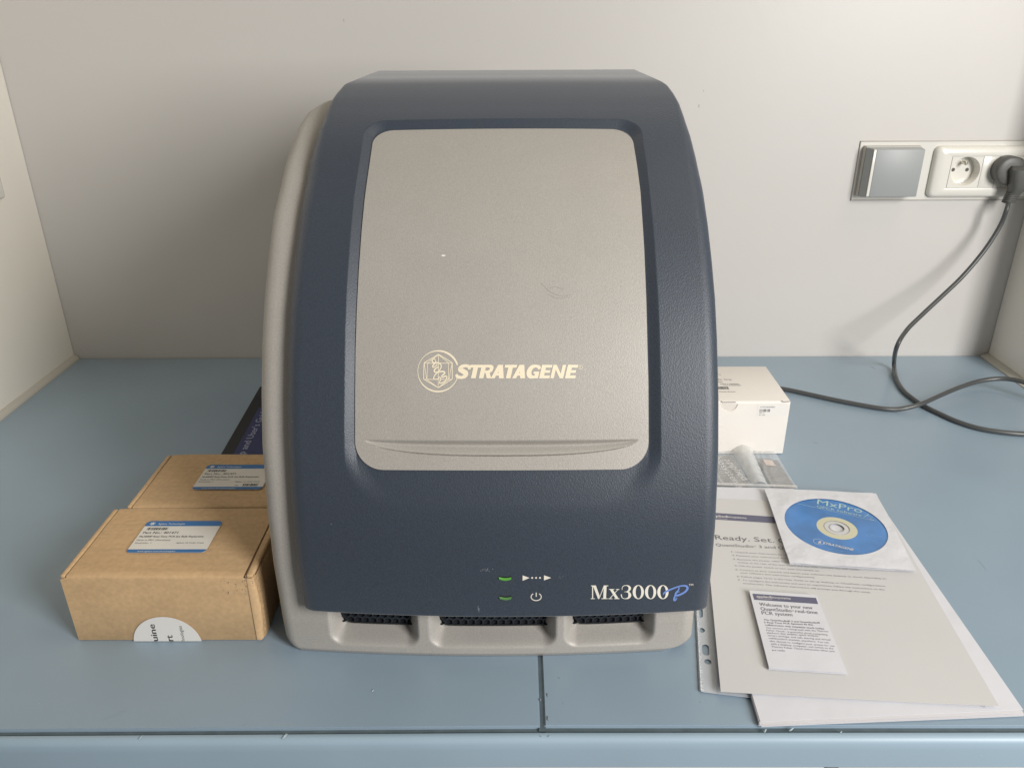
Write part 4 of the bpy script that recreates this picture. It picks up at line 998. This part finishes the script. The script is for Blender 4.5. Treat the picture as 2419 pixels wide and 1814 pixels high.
# recentre: rings follow the hub
for o_ in list(ds.children): bpy.data.objects.remove(o_)
disc_ring('disc_face', .0190, .0525, zc, m_cd, ds, c=DC)
disc_ring('hub_ring', .0125, .0190, zc+.00002, m_cdcream, ds, c=DC)
disc_ring('clear_hub', .0075, .0125, zc-.0002, m_clear, ds, c=DC)
disc_ring('stacking_ring', .0118, .0126, zc+.0004, mat('clear_ridge', (.45, .45, .43, 1), .25), ds, c=DC, z1=zc)
disc_ring('stacking_ring', .0068, .0077, zc+.0003, mat('clear_ridge', (.45, .45, .43, 1), .25), ds, c=DC, z1=zc-.0001)
def cz(x, y): return 1780+.1808*x, 1140+.1808*y
k = Prints(); zp = zc+.00025
def ct(t, a, b, h, off=0, shear=0): k.text(t, atz(*cz(*a), zp), atz(*cz(*b), zp), h, off=off, shear=shear)
ct('MxPro', (828, 276), (1418, 398), .0098, .004); ct('QPCR Software', (825, 320), (1410, 441), .0043, .002)
def cl(a, b, w=.0004):
    p, q_ = atz(*cz(*a), zp), atz(*cz(*b), zp); e = (q_-p)/np.linalg.norm(q_-p); n_ = np.array([-e[1], e[0], 0])*w/2; k.poly([p-n_, q_-n_, q_+n_, p+n_])
cl((560, 268), (1590, 498)); cl((1440, 450), (1490, 425), .0005); cl((1490, 425), (1502, 405), .0005); cl((1515, 472), (1555, 450), .0003); cl((1520, 476), (1600, 500), .0006)
k.build('title_print', m_cdprint, ds)
k = Prints(); ct('STRATAGENE', (905, 796), (1312, 890), .0036, .014, .25); 
p = atz(*cz(850, 770), zp)
for i in range(24):
    a0_, a1_ = 2*math.pi*i/24, 2*math.pi*(i+1)/24
    k.poly([p+[.0048*math.cos(a0_), .0048*math.sin(a0_), 0], p+[.0048*math.cos(a1_), .0048*math.sin(a1_), 0], p+[.0045*math.cos(a1_), .0045*math.sin(a1_), 0], p+[.0045*math.cos(a0_), .0045*math.sin(a0_), 0]])
ct('8', (840, 790), (872, 800), .0050, .01)
k.build('maker_print', m_sticker, ds)
k = Prints(); ct('Agilent Technologies', (960, 862), (1182, 900), .0013); ct('Stratagene Products Div', (958, 880), (1175, 920), .0013); ct('for research use only', (960, 898), (1150, 935), .0013); ct('Version 4.00a', (1520, 680), (1690, 716), .0016); ct('For Windows NT / 2000 / XP', (1468, 692), (1712, 748), .0014)
k.build('small_print', mat('disc_small_print', (.22, .42, .68, 1), .5), ds)
# clear window film is left to the gloss of the disc face
# ---- plastic bag with a leaflet and memory stick card
bg = thing('leaflet_bag', 'clear poly bag with charcoal leaflet and memory stick card, in front of the white carton', 'plastic bag', (.26, .79, 0))
ZC = .0024
sheet('leaflet', [A(1676, 1146, ZC), A(1774, 1150, ZC), A(1729, 1077, ZC), A(1676, 1075.5, ZC)], ZC, m_cardgrey, bg, curl=.0003)
def axis_text(k, t, a, b, h, z, off=0): k.text(t, atz(*a, z), atz(*b, z), h, off=off)
k = Prints()
def bq(x, y): return 1660+x*.11754, 1050+y*.11754
axis_text(k, 'applied', bq(425, 305), bq(800, 715), .0088, ZC+.0006)
axis_text(k, 'biosystems', bq(222, 250), bq(700, 880), .0088, ZC+.0006)
axis_text(k, 'by life technologies', bq(190, 480), bq(390, 790), .0036, ZC+.0006)
k.build('leaflet_print', m_cardprint, bg)
sheet('memory_card', [A(1824, 1149, ZC), A(1879, 1152, ZC), A(1836, 1087, ZC), A(1788, 1082, ZC)], ZC, mat('card_midgrey', (.22, .22, .225, 1), .4), bg, curl=.0003)
sheet('usb_contact', [A(1810, 1098, ZC+.001), A(1832, 1100, ZC+.001), A(1824, 1087, ZC+.001), A(1802, 1085, ZC+.001)], ZC+.001, m_gold, bg, curl=.0)
# bag film, with the rolled middle fold
V = []; n1, n2 = 60, 40
cl_ = [np.array(A(1672, 1151, ZC)), np.array(A(1884, 1158, ZC)), np.array(A(1829, 1068, ZC)), np.array(A(1676, 1062, ZC))]
for j in range(n2+1):
    v = j/n2
    for i in range(n1+1):
        u = i/n1; p = (cl_[0]*(1-u)+cl_[1]*u)*(1-v)+(cl_[3]*(1-u)+cl_[2]*u)*v
        z = ZC+.0018+.0012*mn.noise(Vector((u*7, v*6, 5)))*min(1, 6*u*(1-u))
        z += .0006*math.sin(u*70+3*math.sin(v*5))*math.exp(-((u-.72)/.1)**2)
        V.append((p[0], p[1], max(z, ZC+.0009)))
o = pyd('bag_film', V, grid_faces(n2+1, n1+1), m_bag, bg, smooth=True)
V = []
for j in range(31):
    v = j/30
    a = atz(1777+(-54)*v, 1150-88*v, ZC)[:2]; b = atz(1812-(34)*v, 1149-78*v, ZC)[:2]
    ht = .0042+.0045*v**2
    for i in range(13):
        u = i/12; p = a*(1-u)+b*u; V.append((p[0], p[1], ZC+.0022+ht*math.sin(math.pi*u)**.8+.0006*mn.noise(Vector((u*3, v*9, 1)))))
o = pyd('rolled_fold', V, grid_faces(31, 13), m_baghaze, bg, smooth=True)
V = []
for j in range(5):
    for i in range(41): 
        u = i/40; p = cl_[0]*(1-u)+cl_[1]*u+np.array([-.0002, .0050])*j/4*(1 if True else 0); V.append((p[0], p[1], ZC+.0036+.0006*math.sin(u*120)*math.sin(math.pi*j/4)))
pyd('bag_hem', V, grid_faces(5, 41), m_baghaze, bg, smooth=True)

# ================================================================== ON THE WALL
YW = YB-.0002
# inlaid trunking plate with a fine frame
tr = thing('trunking_plate', 'long inset wall plate framed by a fine line, carrying the grey lid and white sockets', 'wall plate', (.6, YB, .234))
px0, px1, pz0, pz1 = .4652, .80, .2341, .3142
px1 = XR-.0005
_v, _f = holed(px0+.0012, px1, pz0+.0012, pz1-.0012, HOLE, YB-.0016, YB-.0002); pyd('plate', _v, _f, mat('plate_laminate', (.66, .645, .60, 1), .4), tr)
for nm, a in (('frame_line', (px0, px1, pz1-.0010, pz1)), ('frame_line', (px0, px1, pz0, pz0+.0010)), ('frame_line', (px0, px0+.0010, pz0+.001, pz1-.001))):
    box(nm, a[0], a[1], YB-.0022, YB+.001, a[2], a[3], mat('frame_line_grey', (.42, .40, .36, 1), .4), tr, bev=.0002)
# grey hinged lid
sw = thing('grey_socket_cover', 'square grey hinged socket cover at the left end of the wall plate', 'socket cover', (.508, YB, .24))
x0, x1, z0, z1 = .4695, .5440, .2410, .3085
def frustum(name, x0, x1, z0, z1, ya, yb, tl, tr_, tt, tb, m, parent, bev=.0012):
    """block on the wall from depth ya (wall) to yb (front), sides drawn in by tl/tr/tt/tb"""
    bm = bmesh.new(); A_ = [(x0, ya, z0), (x1, ya, z0), (x1, ya, z1), (x0, ya, z1)]; B_ = [(x0+tl, yb, z0+tb), (x1-tr_, yb, z0+tb), (x1-tr_, yb, z1-tt), (x0+tl, yb, z1-tt)]
    va = [bm.verts.new(p) for p in A_]; vb = [bm.verts.new(p) for p in B_]
    bm.faces.new(va[::-1]); bm.faces.new(vb)
    for i in range(4): bm.faces.new((va[i], va[(i+1) % 4], vb[(i+1) % 4], vb[i]))
    bmesh.ops.bevel(bm, geom=list(bm.edges), offset=bev, segments=3, affect='EDGES')
    return bm_obj(name, bm, m, parent)
frustum('base_frame', x0, x1+.0035, z0, z1, YB-.0018, YB-.0110, .0010, .0030, .0008, .0008, mat('socket_base_grey', (.50, .49, .45, 1), .4), sw)
lid = frustum('lid', x0+.0006, x1, z0+.0010, z1-.0012, YB-.0115, YB-.0260, .0045, .0010, .0006, .0020, m_sockgrey, sw, .0010)
fx = lambda px, py: aty(px, py, YB-.0262)
a, b = fx(2063.5, 345)[0], fx(2177, 345)[0]
box('white_strip', x0+.0052, x0+.0088, YB-.0268, YB-.0255, z0+.0040, z1-.0024, m_plast, sw, bev=.0003)
box('lid_face', x0+.0094, x1-.0016, YB-.0266, YB-.0250, z0+.0036, z1-.0024, mat('lid_face_grey', (.33, .345, .345, 1), .42), sw, bev=.0003)
# double socket frame
sk2 = thing('double_wall_socket', 'white double wall socket in a rounded frame, left outlet empty', 'wall socket', (.63, YB, .24))
x0, x1, z0, z1 = .5665, .7105, .2392, .3078
def frame_bm():
    bm = bmesh.new()
    def loop(x0, x1, z0, z1, y, r, n=6):
        P = []
        for cx, cz_, a0 in ((x1-r, z1-r, 0), (x0+r, z1-r, 90), (x0+r, z0+r, 180), (x1-r, z0+r, 270)):
            for i in range(n+1): a = math.radians(a0+90*i/n); P.append(bm.verts.new((cx+r*math.cos(a), y, cz_+r*math.sin(a))))
        return P
    L = [loop(x0, x1, z0, z1, YB-.0016, .007), loop(x0+.0002, x1-.0002, z0+.0002, z1-.0002, YB-.0055, .007), loop(x0+.0015, x1-.0015, z0+.0012, z1-.0012, YB-.0085, .0065), loop(x0+.0045, x1-.004, z0+.0040, z1-.0035, YB-.0105, .0055),
         loop(x0+.0150, x1-.010, z0+.0105, z1-.0105, YB-.0112, .003), loop(x0+.0222, x1-.0115, z0+.0134, z1-.0130, YB-.0104, .0008), loop(x0+.0228, x1-.0120, z0+.0137, z1-.0132, YB-.0085, .0006)]
    for a, b in zip(L, L[1:]):
        for i in range(len(a)): j = (i+1) % len(a); bm.faces.new((a[i], a[j], b[j], b[i]))
    return bm
bm_obj('frame', frame_bm(), m_plast, sk2, ang=60)
yi = YB-.0096
def insert(cx, w, zc_, ins_name, openx1=None):
    """outlet module: square plate with a round recess"""
    xa, xb, za, zb = cx-w/2, cx+w/2, .2530, .2945; R_ = .0196; n = 48; V = []; Fc = []
    xb = min(xb, XR-.0135)
    for i in range(n):
        t = 2*math.pi*i/n; c_, s_ = math.cos(t), math.sin(t); m_ = max(abs(c_), abs(s_))
        ux, uz = c_/m_, s_/m_
        ox = cx+(xb-cx)*max(0, ux)+(cx-xa)*min(0, ux); oz = zc_+(zb-zc_)*max(0, uz)+(zc_-za)*min(0, uz)
        rr_ = R_
        V += [(ox, yi, oz), (cx+min(rr_, 1)*c_, yi, zc_+rr_*s_), (cx+(rr_-.0006)*c_, yi+.0008, zc_+(rr_-.0006)*s_), (cx+(rr_-.0014)*c_, yi+.0145, zc_+(rr_-.0014)*s_)]
    for i in range(n):
        j = (i+1) % n
        for k_ in range(3): Fc.append([4*i+k_, 4*j+k_, 4*j+k_+1, 4*i+k_+1])
    Fc.append([4*i+3 for i in range(n)])
    # thin side return so the plate has thickness
    o = pyd('outlet', V, Fc, m_plast, sk2); autosmooth(o, 40)
    ed = box('module_gap', xa-.0006, xa-.0001, yi-.0001, yi+.002, za, zb, m_hole, o, bev=0)
    return o
out1 = insert(.6108, .0420, .2745, 'outlet')
out2 = insert(.6740, .0420, .2745, 'outlet')
box('inner_plate', .5830, .700, yi+.0006, yi+.0012, .2515, .2960, m_plast, sk2, bev=0) if False else None
box('mid_strip', .6322, .6526, yi-.0002, yi+.0015, .2530, .2945, m_plast, sk2, bev=.0002)
box('inner_back', .5800, .7000, yi+.0150, yi+.0155, .2515, .2965, m_plast, sk2, bev=0) if False else None
yfl = yi+.0143
for cx in (.6108-.0095, .6108+.0095):
    bm = bmesh.new(); bmesh.ops.create_circle(bm, cap_ends=True, segments=20, radius=.0025)
    bmesh.ops.rotate(bm, verts=bm.verts, cent=(0, 0, 0), matrix=Matrix.Rotation(math.pi/2, 3, 'X')); bmesh.ops.translate(bm, verts=bm.verts, vec=(cx, yfl, .2745)); bm_obj('contact_hole', bm, m_hole, out1)
tv, tf = tube_mesh([(.6108, yfl+.001, .2848), (.6108, yfl-.006, .2848), (.6108, yfl-.0115, .2848), (.6108, yfl-.0125, .2848)], [.0024, .0024, .0024, .0012], 16)
o = pyd('earth_pin', tv, tf, m_metal, out1); autosmooth(o)
# plug and cord
pgc = aty(2386, 404, YB-.024)
pl = thing('power_plug', 'dark grey angled power plug in the right outlet with its cord hanging down', 'power plug', (.672, YB-.01, .2745))
bm = bmesh.new(); ring_p = [(YB-.0090, .0184), (YB-.0140, .0190), (YB-.0240, .0190), (YB-.0262, .0182), (YB-.0274, .0164), (YB-.0280, .010), (YB-.0282, .002)]
pcx, pcz = pgc[0], pgc[2]; Ls = []
for y, r_ in ring_p: Ls.append([bm.verts.new((pcx+r_*math.cos(a), y, pcz+r_*math.sin(a))) for a in np.linspace(0, 2*math.pi, 49)[:-1]])
for a, b in zip(Ls, Ls[1:]):
    for i in range(48): j = (i+1) % 48; bm.faces.new((a[i], a[j], b[j], b[i]))
bm.faces.new(Ls[-1]); bm_obj('plug_body', bm, m_plug, pl, ang=50)
# grip running down across the body
def loft(name, secs, m, parent, n=20, ang=50):
    """secs: list of (centre xyz, half width x, half depth y)"""
    bm = bmesh.new(); L = []
    for (c, hw, hd) in secs:
        L.append([bm.verts.new((c[0]+hw*math.copysign(abs(math.cos(a))**.6, math.cos(a)), c[1]+hd*math.copysign(abs(math.sin(a))**.6, math.sin(a)), c[2])) for a in np.linspace(0, 2*math.pi, n+1)[:-1]])
    for a, b in zip(L, L[1:]):
        for i in range(n): j = (i+1) % n; bm.faces.new((a[i], a[j], b[j], b[i]))
    bm.faces.new(L[0]); bm.faces.new(L[-1][::-1]); return bm_obj(name, bm, m, parent, ang=ang)
ygr = YB-.030
g0 = aty(2407, 400, ygr); g1 = aty(2402, 448, ygr); g2 = aty(2392, 462, ygr); g3 = aty(2381, 483, ygr)
loft('plug_grip', [((g0[0], ygr+.004, g0[2]+.004), .0100, .0080), ((g0[0], ygr, g0[2]), .0125, .0125), ((g1[0], ygr, g1[2]+.006), .0115, .0125), ((g1[0]-.001, ygr, g1[2]), .0090, .0105), ((g2[0], ygr+.001, g2[2]), .0066, .0070)], m_plug, pl)
for i in range(6):
    t = i/5; c = g2*(1-t)+g3*t; c = c+np.array([0, 0, .003]); loft('strain_rib', [((c[0], c[1], c[2]+.0008), .0084-.0004*i*.3, .0066), ((c[0], c[1], c[2]-.0008), .0084-.0004*i*.3, .0066)], m_plug, pl, n=20)
loft('strain_core', [((g2[0], g2[1], g2[2]+.004), .0052, .0050), ((g3[0], g3[1], g3[2]+.002), .0040, .0040)], m_plug, pl)
cr = .0030
def P_(px, py, y): return aty(px, py, y)
def Z_(px, py, z=cr+.0004): return atz(px, py, z)
path = [g3+np.array([0, 0, .004]), P_(2379, 492, 1.083), P_(2366, 527, 1.085), P_(2342, 568, 1.083), P_(2312, 609, 1.079), P_(2270, 657, 1.072), P_(2225, 700, 1.062), P_(2180, 742, 1.050), P_(2142, 780, 1.036), P_(2119, 818, 1.018), Z_(2112, 858, .010), Z_(2117, 893), Z_(2134, 922), Z_(2156, 941), Z_(2179, 957), Z_(2217, 976), Z_(2267, 998), Z_(2330, 1015.5), Z_(2419, 1025), Z_(2500, 1020), Z_(2600, 1000)]
tv, tf = tube_mesh(spline(path, 260), cr, 16)
co = pyd('cord', tv, tf, m_cord, pl); autosmooth(co, 60)
path = [Z_(1690, 895), Z_(1780, 908), Z_(1848, 918.5), Z_(1887, 926), Z_(1957, 941.5), Z_(2027, 955.5), Z_(2080, 964.5), Z_(2115, 967), Z_(2144, 963, .006), Z_(2179, 953, .0098), Z_(2217, 936, .012), Z_(2267, 915, .016), Z_(2316, 900, .020), Z_(2370, 894.5, .024), Z_(2419, 903, .026), Z_(2470, 925, .022), Z_(2540, 960, .012)]
V, tf = tube_mesh(spline(path, 240), cr*1.02, 16)
c2_ = pyd('power_cord', V, tf, m_cord, None, origin=np.array([.5, .9, 0])); autosmooth(c2_, 60)
c2_.name = 'trailing_cable'
tag(c2_, 'loose dark grey cord running from behind the white carton over the plugged cord', 'power cord')
# white outlet on the left wall, only its edge in view
e1 = atx(13, 468, XL+.009)
ls = thing('side_wall_socket', 'white socket frame on left side wall, cut off by the frame', 'wall socket', (XL, e1[1]-.04, e1[2]))
bm = box_bm(XL+.0003, XL+.011, e1[1]-.085, e1[1], e1[2], e1[2]+.085, .004, 3); bm_obj('frame', bm, m_plast, ls)
bm = box_bm(XL+.011, XL+.0122, e1[1]-.065, e1[1]-.02, e1[2]+.02, e1[2]+.065, .0005, 2); bm_obj('outlet', bm, m_plast, ls)
